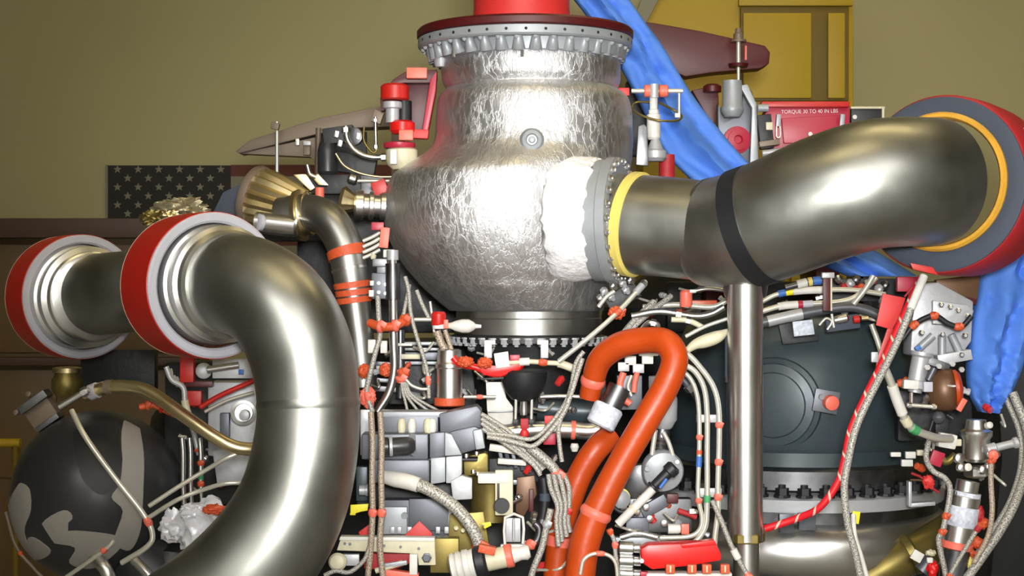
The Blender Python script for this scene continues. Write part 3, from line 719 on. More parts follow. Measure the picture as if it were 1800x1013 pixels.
prism('side_plate', [(1300,150),(1314,148),(1330,182),(1334,296),(1318,296),(1322,190)], 4.70, 20, 'flange', t, 2)
lathe('pin', (1287, 196, 4.7), UP, [(-10, 14), (0, 20), (6, 20), (10, 18), (54, 17)], 'flange', t, 28); tube('rod', Path([(1298,120),(1298,190)], 3, 4.75), 'wire', t); box('shank', 1300, 400, 4.98, 30, 300, 190, 'alu', t)
lathe('red_spool', (1296, 246, 4.72), D(.1, 0, -1), [(-6, 24), (2, 24), (3, 18), (8, 18), (9, 8), (4, 6)], 'crimson', t, 28)
t = thing('red_post', 'dark red upright block behind the grey clevis bracket', 'block', 1250, 190, 5.0)
prism('block', [(1216,158),(1262,150),(1268,240),(1264,262),(1240,200)], 5.0, 30, 'maroon', t, 3); box('support_post', 1250, 380, 5.12, 30, 340, 100, 'maroon', t); lathe('knob', (1252, 158, 4.97), UP, [(-4, 16), (6, 16), (10, 10)], 'maroon', t, 20)
t = thing('red_torque_box', 'red metal box with a line of white lettering above the right duct', 'box', 1420, 250, 4.75)
prism('body', [(1352,184),(1494,184),(1494,260),(1356,268),(1340,210)], 4.75, 50, 'crimson', t, 3)
prism('lid', [(1340,178),(1494,178),(1494,188),(1336,188)], 4.72, 60, 'red', t, 2)
prism('front_panel', [(1374,208),(1476,202),(1478,250),(1378,252)], 4.73, 8, 'crimson', t, 1.5)
for x in (1368, 1480): la = box('latch', x, 212, 4.71, 8, 22, 10, 'flange', t, roll=4); tube('latch_loop', Path([(x-3,222),(x-3,240),(x+3,240),(x+3,222)], 1.5, 4.70), 'wire', la, 6)
box('support_post', 1440, 390, 5.05, 40, 330, 160, 'maroon', t); lathe('screw', (1424, 236, 4.71), D(0,0,-1), [(-2, 4), (3, 4), (4, 2)], 'white', t, 10)
fc = bpy.data.curves.new('lettering', 'FONT'); fc.body = 'TORQUE 30 TO 40 IN LBS'; fc.size = 1; fc.extrude = .02; fc.align_x = 'CENTER'
fo2 = bpy.data.objects.new('tmp', fc); COL.objects.link(fo2); bpy.context.view_layer.update()
me = bpy.data.meshes.new_from_object(fo2.evaluated_get(bpy.context.evaluated_depsgraph_get())); bpy.data.objects.remove(fo2); me.materials.append(M['print'])
xs = [v.co.x for v in me.vertices]; wid = max(xs)-min(xs); kx = 100*4.74/F/wid
o = bpy.data.objects.new('lettering', me); COL.objects.link(o); place(o, P(1423, 199, 4.745)+Vector((0, -.0012, 0)), t); o.rotation_euler = (math.pi/2, math.radians(-1), 0); o.scale = (kx, 9.5*4.74/F, .01)
t = thing('joint_bracket', 'black and steel bracket joining clevis and red torque box', 'bracket', 1350, 265, 4.7)
box('block', 1345, 232, 4.7, 24, 60, 20, 'dark', t, roll=-6); box('cream_pad', 1352, 222, 4.66, 12, 14, 8, 'cream', t); box('foot', 1352, 252, 4.66, 36, 10, 14, 'taupe', t, roll=-8)
lathe('roller', (1338, 190, 4.68), D(1,0,0), [(-6, 7), (12, 7)], 'flange', t, 14); tube('lower_rail', Path([(1340,270),(1400,262)], 6, 4.66), 'alulight', t); tube('lower_rail', Path([(1345,282),(1380,276)], 6, 4.66), 'dkmetal', t)
t = thing('small_switch_box', 'small black panel with cream edge beside the red torque box', 'panel', 1520, 205, 4.8)
box('panel', 1522, 205, 4.8, 54, 34, 14, 'blackrub', t); box('stalk', 1510, 370, 5.0, 16, 340, 140, 'dkmetal', t); box('top_edge', 1524, 190, 4.79, 60, 4, 16, 'cream', t, .0); box('side_edge', 1551, 200, 4.79, 4, 22, 16, 'cream', t); lathe('screw', (1502, 206, 4.78), D(0,0,-1), [(-2, 4), (3, 4)], 'white', t, 10)

# ------------------------------------------------------------------ lower left: black sphere and its plumbing
t = thing('black_sphere', 'large glossy black spherical tank patched with grey tape at the lower left', 'tank', 170, 1010, 4.0)
s = 4.0/F; c = P(172, 872, 4.0)
V, Fc = [], []
k, nn = 56, 28
for i in range(nn+1):
    th = math.pi*i/nn
    for j in range(k):
        a = 2*math.pi*j/k; V.append(c+Vector((math.sin(th)*math.cos(a), math.sin(th)*math.sin(a), math.cos(th)))*150*s)
for i in range(nn):
    for j in range(k): Fc.append((i*k+j, i*k+(j+1) % k, (i+1)*k+(j+1) % k, (i+1)*k+j))
mk('shell', V, Fc, 'black', t, None, 60)
def sphere_patch(name, pts, material, R=151.5, th=2.5):
    """a curved patch lying on the sphere; pts are picture offsets (px) from the sphere centre"""
    cl = [Vector(p_) for p_ in pts]; cl = catmull(cl[-2:]+cl+cl[:2], 4)[8:-8]
    bm = bmesh.new(); f = bm.faces.new([bm.verts.new((p_[0], p_[1], 0)) for p_ in cl[:-1]])
    bmesh.ops.triangulate(bm, faces=bm.faces[:])
    bmesh.ops.subdivide_edges(bm, edges=bm.edges[:], cuts=3, use_grid_fill=True)
    bm.verts.index_update(); bm.verts.ensure_lookup_table()
    fr = []; bk = []
    for v in bm.verts:
        x, y = v.co.x, v.co.y; d = math.hypot(x, y)
        if d > 147: x, y = x*147/d, y*147/d; d = 147
        z = -math.sqrt(max(1, R*R-d*d))
        p = Vector((x, z, -y)); fr.append(c+p*s); bk.append(c+p*s*(1-th/R))
    n_ = len(fr)
    Fc = [tuple(v.index for v in f.verts) for f in bm.faces]+[tuple(v.index+n_ for v in reversed(f.verts)) for f in bm.faces]
    for e in bm.edges:
        if len(e.link_faces) == 1: a, b_ = e.verts; Fc.append((a.index, b_.index, b_.index+n_, a.index+n_))
    bm.free()
    return mk(name, fr+bk, Fc, material, t, None, 60)
sphere_patch('tape_patch', [(-120,-20),(-105,-35),(-85,-25),(-82,10),(-100,50),(-90,95),(-105,115),(-125,60),(-140,30),(-142,5)], 'tape')
sphere_patch('tape_patch', [(55,-135),(78,-128),(98,-85),(104,-30),(100,40),(80,80),(60,60),(75,10),(58,-15),(70,-40),(68,-90)], 'tape')
sphere_patch('tape_patch', [(-60,30),(-20,5),(-5,20),(-40,45),(0,40),(60,50),(70,70),(20,110),(-20,100),(-5,70),(-50,60)], 'tape')
sphere_patch('tape_patch', [(-95,62),(-75,58),(-50,78),(-70,95),(-100,100)], 'tape')
sphere_patch('black_patch', [(-20,-120),(45,-130),(64,-90),(66,-40),(40,-20),(0,-60)], 'blackrub')
lathe('lower_cap', (250, 990, 3.95), D(.6, .7, -.2), [(-10, 60), (20, 66), (60, 60)], 'black', t, 36)
cable('bright_line', 'thicker polished line with a white glint under the black sphere', 'pipe', [(160,975,3.85),(185,1000,3.82),(200,1040,3.82)], 12, 'bright', None, k=16)
cable('bright_line', 'polished rod at the foot of the black sphere, right of the glinting line', 'pipe', [(236,985,3.86),(262,1012,3.84),(285,1050,3.84)], 9, 'bright', None, k=16)
t = thing('mount_block', 'grey bolted mounting block at the upper left of the black sphere', 'block', 75, 760, 4.05)
box('block', 74, 722, 4.02, 50, 56, 40, 'taupe', t, roll=-35, bev=4); box('flange', 62, 706, 4.0, 56, 14, 40, 'dkmetal', t, roll=-35); box('flange', 88, 742, 4.0, 46, 10, 40, 'dkmetal', t, roll=-35)
for x, y in ((30,726),(52,694),(96,756),(76,775)): lathe('screw', (x, y, 3.98), D(-.3,-.3,-1), [(-3, 5), (5, 5), (6, 3)], 'taupe', t, 10)
t = thing('brass_valve', 'olive brass valve body on the wall side of the sphere', 'valve', 118, 690, 4.4)
lathe('body', (118, 694, 4.4), UP, [(0, 22), (10, 27), (26, 27), (34, 22), (44, 22)], 'olive', t, 24); lathe('cap', (118, 655, 4.4), UP, [(0, 26), (8, 26), (10, 18)], 'goldsteel', t, 12)
box('casing', 210, 650, 4.6, 130, 70, 30, 'dark', t)
t, _ = cable('olive_tube', 'olive steel tube slanting down from the sphere top to the big elbow', 'tube', [(150,694,3.84),(190,681,3.82),(240,682,3.8),(275,697,3.78),(330,736,3.74),(380,770,3.72),(420,788,3.72),(470,790,3.74)], 12, 'goldsteel', None, k=16, sleeves=((.03, .07, 1.18, 'rimgrey'), (.12, .15, 1.1, 'taupe')))
cable('tee_tube', 'bright tee shaped tube end above the black sphere', 'tube', [(104,716),(134,698),(156,684)], 6, 'bright', 3.8, nuts=(.85,))
cable('sphere_strut', 'thin grey steel tube crossing the face of the black sphere', 'tube', [(126,722,3.78),(150,768,3.74),(200,838,3.72),(252,904,3.72),(268,940,3.72),(258,962,3.72),(214,990,3.74)], 5, 'wire', None, ties=((.70, 'pink', 16),))
cable('sphere_line', 'lower thin line rising from the pink tie over the sphere', 'tube', [(110,1020,3.78),(160,985,3.75),(190,962,3.74),(200,950,3.74)], 4, 'wire', None, ties=((.8, 'pink', 10),))
cable('thin_line', 'upper thin line running right from the sphere to the big elbow', 'tube', [(262,890,3.74),(320,852,3.74),(365,825,3.74),(400,805,3.72),(450,785,3.74)], 4, 'wire', None)
cable('thin_line', 'lower thin line running right from the sphere to the big elbow', 'tube', [(262,910,3.72),(310,880,3.70),(355,862,3.70),(400,850,3.68),(450,850,3.7)], 4, 'wire', None)
t = thing('pale_valve', 'pale cast valve body half hidden behind the big elbow', 'valve', 415, 770, 4.1)
box('body', 415, 735, 4.12, 90, 130, 60, 'alulight', t, bev=6); lathe('port', (428, 726, 4.02), D(.1,0,-1), [(-4, 22), (2, 22), (3, 17), (-6, 15)], 'bright', t, 28); lathe('port_screw', (430, 730, 4.0), D(0,0,-1), [(-4, 10), (6, 9), (7, 4)], 'alulight', t, 16)
box('lower_block', 420, 815, 4.08, 80, 60, 40, 'alulight', t, roll=-8, bev=4); box('side_rib', 396, 748, 4.05, 16, 44, 16, 'alu', t); lathe('knob', (358, 652, 4.05), D(.2,0,-1), [(-6, 14), (4, 14), (6, 10)], 'alulight', t, 20)
box('blue_square', 424, 654, 4.0, 9, 9, 3, 'bluesl', t); box('upper_plate', 410, 648, 4.04, 70, 34, 20, 'alulight', t); tube('conduit', Path([(365,650),(420,642)], 6, 4.0), 'bright', t)
box('red_clamp', 330, 650, 4.05, 24, 44, 20, 'red', t); box('red_base', 350, 675, 4.06, 50, 10, 20, 'maroon', t); box('side_block', 340, 700, 4.06, 30, 26, 20, 'red', t)
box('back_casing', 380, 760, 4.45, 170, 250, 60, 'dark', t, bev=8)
cable('red_lead', 'red wrapped lead slanting up behind the big elbow', 'cable', [(352,716),(390,694),(450,668)], 4.5, 'red', 3.98)
cable('steel_lead', 'thin pale wire beside the red wrapped lead', 'wire', [(360,724),(400,704),(446,690)], 3, 'wire', 3.99)
cable('white_conduit', 'white bent conduit below the red ring cover', 'cable', [(292,645),(302,668),(322,682),(326,712),(340,760),(350,800)], 5, 'alulight', 4.0, sleeves=((.42, .6, 1.35, 'cream'),), ties=(.95,))
cable('orange_bundle', 'orange taped cable joint right of the sphere top', 'cable', [(246,716),(270,712),(292,722),(310,730)], 6, 'tie', 3.84, ties=((.2,'tie'),(.6,'red')))
for i, (x, lab) in enumerate(((322, 'left'), (335, 'middle'), (353, 'right'))):
    cable('vertical_line', lab+'most of three bright upright lines beside the black sphere' if lab != 'middle' else 'middle one of three bright upright lines beside the black sphere', 'tube', [(x-2,770),(x,800),(x,850),(x+2,900)], 4.5, 'bright', 3.92+.02*i, ties=(((.34, 'tie', 9), (.62, 'tie', 10)) if i == 2 else ()), group='upright lines beside the sphere', sleeves=(((.5,.56,1.2,'green'),) if i == 2 else ()))
t = thing('white_film_bag', 'crumpled white film bag beside the foot of the big elbow', 'bag', 360, 970, 3.8)
blob('bag', 366, 932, 3.84, 48, 52, 40, 'bag', t, .35, 2.2, 11); blob('bag_fold', 308, 926, 3.86, 26, 28, 20, 'bag', t, .35, 2.4, 4); blob('bag_neck', 340, 900, 3.82, 24, 14, 14, 'bag', t, .3, 2.6, 8)
blob('orange_knot', 378, 896, 3.76, 22, 8, 10, 'tie', t, .4, 3, 2)
t = thing('dark_sump', 'dark glossy casing under the white film bag', 'casing', 300, 1000, 4.0)
lathe('casing', (310, 1030, 3.98), D(.1, -1, 0), [(-60, 80), (40, 80), (70, 66), (84, 30)], 'black', t, 36)
cable('yellow_edge_cable', 'thin ochre line at the far lower left corner', 'cable', [(10,900),(28,960),(60,1000),(90,1030)], 3, 'taupe', 3.9, ties=((.5,'tie',8),(.9,'tie',10)))

# ------------------------------------------------------------------ centre left, between big elbow and lower flange
t = thing('pipe_casing', 'dark pump casing behind the tubing under the right duct', 'casing', 1300, 560, 4.9)
lathe('casing', (1220, 700, 5.5), UP, [(-60, 170), (60, 180), (160, 160), (215, 90)], 'dark', t, 36); box('beam', 1450, 540, 5.2, 560, 90, 40, 'dark', t, bev=8)
cable('riser_tube', 'bright riser tube curving down left of the lower flange', 'tube', [(690,440),(691,520),(692,600),(693,650),(684,690),(664,724)], 7.5, 'bright', 4.02, k=16, ties=((.47, 'tie', 12),), sleeves=((.0, .06, 1.4, 'alulight'), (.08, .3, 1.7, 'dkmetal')))
t = thing('grey_connector_block', 'grey machined connector block beside the riser tube', 'block', 672, 525, 4.06)
box('block', 672, 503, 4.06, 36, 46, 24, 'alu', t, bev=3); box('top_cap', 676, 472, 4.07, 26, 20, 20, 'dkmetal', t); box('side_nub', 653, 516, 4.03, 9, 12, 10, 'white', t); box('side_nub', 654, 498, 4.03, 7, 9, 10, 'white', t)
for x, y in ((666,498),(678,500),(666,514),(678,516)): lathe('screw', (x, y, 4.03), D(0,0,-1), [(0, 3), (3, 3)], 'bright', t, 8)
box('slider', 668, 462, 4.05, 26, 14, 14, 'dkmetal', t)
t = thing('clip_stack', 'stack of four pale steel clips left of the foil belly', 'clip', 650, 440, 4.1)
for i in range(4): tube('clip', Path([(638, 424+10*i), (654, 417+10*i), (668, 409+10*i)], 3.4, 4.08), 'wire', t)
box('salmon_pad', 676, 418, 4.06, 16, 36, 10, 'pink', t, roll=6); box('white_foot', 684, 446, 4.06, 20, 14, 12, 'white', t); box('top_pad', 664, 398, 4.08, 22, 14, 10, 'crimson', t)
lathe('hook', (656, 456, 4.06), UP, [(0, 4), (6, 6), (10, 3)], 'cream', t, 12)
cable('orange_link', 'orange taped link joining downcomer pipe and riser tube', 'cable', [(650,568,4.0),(668,574,3.98),(690,574,3.97),(708,566,3.98),(718,558,4.0)], 8, 'tie', None, ties=((.3,'pink'),(.6,'pink'),(.85,'tie')))
tag(box('terminal_block', 654, 609, 4.05, 14, 24, 12, 'white'), 'left one of two white terminal blocks right of the downcomer pipe', 'terminal', 'white terminal blocks')
tag(box('terminal_block', 675, 610, 4.05, 12, 22, 12, 'white'), 'right one of two white terminal blocks, beside the riser tube', 'terminal', 'white terminal blocks')
cable('braided_lead', 'grey braided lead dropping past the white terminals', 'cable', [(664,520),(666,560),(668,590),(660,620),(650,660),(645,690),(655,725)], 4.5, 'cable', 3.99, ties=((.28,'pink',12),(.86,'pink',16)))
cable('braided_lead', 'thin grey lead descending from the foil edge to the red tie', 'cable', [(712,486),(718,510),(722,550),(732,590),(745,630),(752,660),(754,700)], 3.6, 'cable', 3.98, ties=((.86,'pink',16),))
cable('braided_lead', 'thin grey lead forking left under the foil', 'cable', [(720,500),(714,530),(708,560)], 3.4, 'cable', 4.0)
cable('braided_lead', 'thin grey lead slanting right under the foil edge', 'cable', [(732,510),(742,535),(754,560)], 3.6, 'cable', 4.02)
cable('braided_lead', 'short pale wire behind the red connector', 'cable', [(756,530),(760,560),(764,590)], 2.5, 'wire', 4.04)
t = thing('red_connector', 'red and white threaded connector left of the lower flange', 'connector', 775, 580, 4.0)
lathe('red_cap', (771, 572, 4.0), UP, [(0, 12), (3, 13), (20, 13), (24, 10)], 'red', t, 20); lathe('white_ring', (772, 578, 4.0), UP, [(0, 12), (8, 12)], 'white', t, 20); box('pink_tab', 784, 570, 3.98, 8, 16, 8, 'pink', t)
lathe('white_bulb', (794, 573, 4.0), D(1, .02, 0), [(-6, 5), (0, 6), (6, 9), (18, 12), (30, 12), (38, 8), (42, 4), (52, 3)], 'white', t, 20); tube('side_lead', Path([(728,562),(760,562)], 3.5, 4.02), 'wire', t)
cable('twisted_wire', 'brown twisted wire bundle under the red connector', 'cable', [(768,582),(776,604),(788,622),(796,640)], 7, 'cablebeige', 4.0)
cable('twisted_wire', 'second beige wire trailing from the red connector to the orange loop', 'cable', [(782,580),(790,604),(798,626),(806,640)], 4, 'cablebeige', 3.98)
t = thing('manifold_plates', 'stack of thin silver manifold plates behind the thin leads', 'manifold', 740, 640, 4.15)
for i, (y, m) in enumerate(((604,'flange'),(614,'dkmetal'),(626,'alu'),(638,'flange'))): box('plate', 738, y, 4.15+.01*i, 84, 6 if m != 'alu' else 14, 20, m, t)
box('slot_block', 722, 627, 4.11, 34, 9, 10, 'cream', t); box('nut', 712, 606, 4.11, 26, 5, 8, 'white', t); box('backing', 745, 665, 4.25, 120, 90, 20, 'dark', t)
lathe('column', (704, 640, 4.14), UP, [(-60, 8), (60, 8)], 'dkmetal', t, 16)
t = thing('steel_canister', 'short upright steel canister with orange band beside the alloy box', 'canister', 790, 712, 3.98)
lathe('can', (790, 712, 3.98), UP, [(0, 20), (4, 23), (64, 23), (66, 25), (72, 25), (76, 22), (96, 21), (98, 17)], 'bright', t, 32); lathe('orange_band', (790, 712, 3.98), UP, [(-2, 24), (0, 27), (12, 27), (13, 24)], 'tie', t, 32)
cable('orange_joint', 'orange taped joint of four grey leads above the alloy box', 'cable', [(712,648),(708,660),(704,674)], 8, 'tie', 4.0, ties=((.3,'tie',10),(.75,'pink',8)))
for i in range(4):
    e = i*7
    cable('grey_lead', ('first', 'second', 'third', 'last')[i]+' grey lead from the left, dropping from the orange joint', 'cable', [(706+e*.4, 672), (708+e*.6, 690), (712+e*1.2, 704), (716+e*2.6, 722)], 2.6, 'cable', 3.99, group='grey leads under the orange joint')
cable('curved_lead', 'pale curved lead from the orange joint to the pink tie', 'cable', [(714,668),(724,678),(740,684),(752,684)], 2.8, 'wire', 3.98)
cable('rod_link', 'thin rod with pink bead beside the canister', 'rod', [(815,698),(845,698),(872,698)], 3, 'wire', 3.98, ties=((.5,'pink',12),))
t = thing('dark_bracketry', 'dark bracket work between downcomer pipe and canister', 'bracket', 680, 680, 4.2)
for x, y, w_, h_ in ((672,650,50,14),(664,668,40,8),(676,684,46,10),(676,640,30,8)): box('strap', x, y, 4.18, w_, h_, 10, 'dkmetal', t, roll=4)
for x, y in ((640,652),(678,650)): blob('orange_seal', x, y, 4.05, 10, 12, 8, 'tie', t, .3, 3, x)
blob('pink_seal', 646, 698, 4.0, 14, 18, 10, 'pink', t, .3, 3, 4); box('post', 643, 760, 4.0, 18, 80, 14, 'alulight', t)

# ------------------------------------------------------------------ alloy controller box
t = thing('alloy_controller', 'stepped grey alloy controller box in the lower centre', 'controller', 745, 880, 3.85)
box('top_block', 720, 748, 3.92, 104, 40, 60, 'alu', t, yaw=0, bev=3); box('top_lid', 728, 727, 3.92, 120, 10, 60, 'flange', t, bev=2)
prism('side_block', [(772,728),(838,714),(846,722),(846,752),(774,764)], 3.86, 60, 'alu', t, 2)
box('middle_block', 696, 783, 3.86, 116, 44, 60, 'alu', t, bev=3)
prism('step_block', [(755,762),(782,760),(782,802),(755,806)], 3.84, 40, 'alu', t, 2); prism('gusset', [(782,761),(794,764),(812,800),(782,802)], 3.82, 20, 'flange', t, 1.5)
prism('shoulder_block', [(790,760),(834,750),(850,758),(852,786),(812,798)], 3.84, 50, 'alu', t, 2); box('shoulder_edge', 842, 772, 3.82, 16, 34, 20, 'flange', t, roll=-10)
box('lower_block', 706, 826, 3.84, 100, 40, 60, 'alu', t, bev=3); prism('lower_step', [(757,806),(783,804),(783,848),(757,852)], 3.82, 40, 'flange', t, 2); prism('lower_end', [(784,804),(812,802),(812,834),(794,850),(784,850)], 3.81, 40, 'alulight', t, 2)
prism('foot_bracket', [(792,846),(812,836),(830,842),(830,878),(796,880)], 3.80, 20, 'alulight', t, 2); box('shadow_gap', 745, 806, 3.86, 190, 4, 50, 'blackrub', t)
for i, x in enumerate((706, 724, 752, 760)): lathe('lid_screw', (x, 748, 3.87), UP, [(-14, 6), (-4, 8), (8, 7), (12, 4)], 'cream' if i % 2 == 0 else 'white', t, 14)
lathe('port_ring', (728, 783, 3.82), D(.9, -.05, -.5), [(-4, 20), (2, 20), (3, 15)], 'flange', t, 28)
t = thing('black_plug', 'black cylindrical cable plug on the alloy controller', 'plug', 700, 785, 3.78)
lathe('plug', (672, 786, 3.76), D(1, -.04, .1), [(-4, 14), (0, 17), (10, 17), (12, 13), (16, 13), (18, 16), (44, 16), (54, 13), (58, 8)], 'black', t, 28); lathe('silver_ring', (684, 785, 3.755), D(1, -.04, .1), [(0, 16.6), (1, 17.6), (5, 17.6), (6, 16.6)], 'alulight', t, 28)
t = thing('brass_block', 'dull brass bolted block right of the alloy controller', 'block', 836, 838, 3.88)
prism('block', [(814,804),(852,796),(858,800),(858,832),(816,838)], 3.88, 40, 'olive', t, 2)
for x, y in ((820,802),(838,798),(832,830),(840,834)): lathe('screw', (x, y, 3.85), UP, [(-2, 4), (4, 4)], 'bright', t, 10)
t = thing('cream_housing', 'cream and olive slotted housing below the brass block', 'housing', 872, 905, 3.86)
lathe('housing', (862, 915, 3.92), UP, [(0, 36), (40, 36), (66, 38), (78, 40), (82, 36)], 'olive', t, 28); box('front_plate', 886, 866, 3.83, 32, 80, 12, 'cream', t, bev=3); box('top_plate', 868, 840, 3.84, 56, 18, 30, 'white', t, bev=3); box('slot', 876, 868, 3.82, 4, 36, 6, 'blackrub', t)
lathe('dark_hole', (882, 890, 3.81), D(0,0,-1), [(-4, 14), (3, 13)], 'blackrub', t, 24); box('side_box', 812, 858, 3.83, 30, 34, 20, 'alulight', t, bev=2)
t = thing('wire_frame', 'white rectangular wire frame below the cream housing', 'frame', 904, 960, 3.76)
tube('frame', Path([(888,964),(888,910),(919,910),(919,956)], 2.6, 3.76, 2), 'white', t, 8); tube('inner_bar', Path([(903,912),(903,950)], 2.4, 3.76), 'alulight', t, 8); box('back_plate', 902, 932, 3.80, 26, 42, 6, 'alulight', t); box('base', 900, 962, 3.77, 40, 10, 14, 'white', t)
t = thing('dark_shelf', 'dark gap casing below the white braided hose', 'casing', 720, 880, 4.0)
box('casing', 720, 868, 4.0, 180, 40, 50, 'blackrub', t); box('left_post', 637, 850, 3.95, 20, 60, 20, 'teal', t); lathe('nub', (632, 862, 3.9), D(1, 0, 0), [(0, 9), (10, 9), (11, 11), (15, 11)], 'alulight', t, 16)
t = thing('grey_junction_box', 'plain grey junction box behind the red warning triangle', 'box', 755, 945, 3.9)
box('body', 735, 912, 3.92, 118, 70, 40, 'alu', t, bev=2); box('front_face', 755, 905, 3.88, 72, 56, 8, 'alu', t); box('corner_strip', 791, 912, 3.87, 5, 70, 8, 'white', t); box('left_panel', 694, 915, 3.87, 44, 48, 10, 'flange', t); lathe('hole', (711, 907, 3.86), D(0,0,-1), [(-2, 6), (2, 6)], 'dkmetal', t, 14)
for x in (690, 702, 720, 770, 785): box('rivet_strip', x, 932, 3.86, 8, 12, 8, 'alulight', t)
t = thing('red_triangle', 'red triangular marker flag in front of the grey junction box', 'marker', 737, 945, 3.84)
prism('marker', [(708,945),(737,916),(760,938),(760,946)], 3.84, 5, 'redpaint', t, .8); box('marker_base', 728, 944, 3.85, 70, 6, 8, 'brown', t)
t = thing('red_wedge', 'red wedge block left of the red triangular marker', 'marker', 645, 945, 3.86); prism('wedge', [(630,936),(652,920),(658,944),(634,945)], 3.86, 10, 'redpaint', t, 1)
t = thing('yellow_tape_flag', 'small bright yellow tape flag beside the big elbow', 'tape', 632, 902, 3.82); prism('tape', [(616,888),(648,886),(646,898),(634,900),(616,906)], 3.82, 3, 'yellowtag', t, .6)
box('tape_tail', 620, 904, 3.83, 10, 4, 3, 'yellowtag', t)
t = thing('white_rail_bracket', 'white perforated rail bracket across the lower centre', 'bracket', 680, 990, 3.74)
prism('rail', [(592,968),(600,944),(764,946),(766,994),(736,994),(734,974),(650,970)], 3.74, 6, 'cream', t, 1); prism('rail_lip', [(598,944),(764,946),(764,952),(596,950)], 3.735, 24, 'white', t, .6)
for x, y in ((606,956),(615,957),(675,960),(704,962),(736,965)): lathe('rail_hole', (x, y, 3.738), D(0,0,-1), [(-1, 2.6), (1, 2.6)], 'dkmetal', t, 10)
lathe('rail_bolt', (750, 981, 3.735), D(0,0,-1), [(-2, 9), (2, 9), (3, 6), (6, 6)], 'alu', t, 6)
t = thing('red_block', 'red fabric block hanging under the white rail bracket', 'block', 680, 1000, 3.76)
prism('block', [(640,974),(720,974),(722,990),(690,1004),(640,1000)], 3.77, 24, 'redrib', t, 2); box('lower_pad', 706, 1012, 3.74, 60, 16, 20, 'pink', t, roll=8)
box('grey_pin', 694, 992, 3.73, 44, 8, 10, 'flange', t, roll=-8); box('white_pin', 727, 992, 3.73, 14, 36, 12, 'white', t); lathe('cable_tail', (660, 1004, 3.73), D(1, -.3, 0), [(0, 5), (50, 5)], 'cream', t, 12)
t = thing('control_knob_arm', 'round cream knob beside the big elbow at the bottom', 'knob', 594, 1005, 3.72)
lathe('knob', (594, 988, 3.72), D(-.1, -.1, -1), [(-12, 10), (-6, 15), (4, 16), (9, 12), (11, 4)], 'cream', t, 24); box('arm', 617, 984, 3.76, 30, 20, 14, 'alulight', t); tube('loop', Path([(570,1012),(590,1004),(615,1006),(640,985),(650,960)], 4, 3.7), 'cable', t)
cable('braided_hose', 'thick white braided hose arching down from the alloy controller', 'hose', [(668,836,3.80,8),(690,842,3.78,12),(720,848,3.76,12),(756,862,3.75,11),(800,892,3.74,11),(832,932,3.73,11),(848,975,3.73,11)], 11, 'cable', None, k=18, sleeves=((.02,.32,1.15,'white'),), ties=((.95,'tie',14),))
for i, (x, lab) in enumerate(((655, 'left'), (671, 'right'))):
    cable('braided_cable', lab+' one of the twin beige braided cables hanging beside the big elbow', 'cable', [(x-3,724),(x,780),(x-1,840),(x,900),(x-3,960),(x-10+14*i,1030)], 5.5, 'cablebeige', 3.70+.01*i, ties=((.58,'pink',14),), group='twin beige cables')
t = thing('cannon_plug', 'white ribbed plug with black ring and red band at the bottom centre', 'plug', 850, 1000, 3.66)
A1 = D(1, -.22, -.05)
lathe('ribbed_shell', (792, 1000, 3.68), A1, [(0, 18), (3, 26), (8, 26), (10, 23), (14, 27), (20, 27), (22, 24), (26, 28), (34, 28), (36, 25), (44, 27)], 'white', t, 28)
lathe('black_ring', (836, 990, 3.68), A1, [(0, 26), (2, 29), (16, 29), (20, 24)], 'blackrub', t, 28); lathe('cream_barrel', (856, 986, 3.68), A1, [(0, 19), (36, 19)], 'cream', t, 24)
lathe('red_band', (888, 979, 3.68), A1, [(0, 19), (2, 21), (12, 21), (14, 19)], 'pink', t, 24); lathe('tip', (902, 976, 3.68), A1, [(0, 15), (14, 12), (24, 14), (30, 10)], 'white', t, 20)
box('orange_clamp', 856, 966, 3.66, 30, 14, 20, 'tie', t, roll=12); box('brown_bracket', 782, 975, 3.8, 50, 60, 30, 'olive', t)
t = thing('yellow_tag', 'tiny yellow tag on the hose right of the alloy controller', 'tag', 855, 924, 3.7); prism('tag', [(846,920),(862,918),(864,924),(852,930)], 3.71, 3, 'yellowtag', t, .5); box('eyelet', 850, 924, 3.705, 3, 3, 2, 'dkmetal', t)
t = thing('bolted_plate', 'brown bolted plate between rail bracket and wire frame', 'plate', 820, 960, 3.85)
prism('plate', [(790,905),(850,900),(862,968),(786,975)], 3.86, 20, 'olive', t, 2)
for x, y in ((802,930),(815,922),(826,912),(814,934),(800,952),(832,926)): lathe('stud', (x, y, 3.83), D(0,-.4,-1), [(0, 4), (6, 4), (7, 2)], 'cream', t, 10)

# ------------------------------------------------------------------ below the lower flange
t = thing('black_funnel', 'black funnel shaped cover under the lower flange', 'cover', 920, 735, 3.98)
lathe('funnel', (921, 706, 3.98), UP, [(0, 12), (4, 22), (16, 32), (34, 39), (52, 41), (56, 36)], 'blackrub', t, 36)
lathe('spout', (921, 730, 3.97), UP, [(0, 6), (8, 7), (22, 6), (28, 8)], 'bright', t, 16); tube('leg', Path([(907,700),(906,742)], 2.6, 3.96), 'wire', t); tube('leg', Path([(935,700),(934,742)], 2.6, 3.96), 'wire', t)
box('red_foot', 922, 745, 3.96, 14, 18, 12, 'redrib', t); lathe('red_ball', (922, 762, 3.94), UP, [(-8, 3), (-5, 7), (0, 8), (5, 7), (8, 3)], 'redpaint', t, 16); box('black_foot', 906, 742, 3.95, 10, 9, 10, 'blackrub', t); box('black_foot', 934, 742, 3.95, 10, 9, 10, 'blackrub', t)
t = thing('red_streamer', 'red safety streamer loop hung under the lower flange', 'streamer', 860, 660, 3.95)
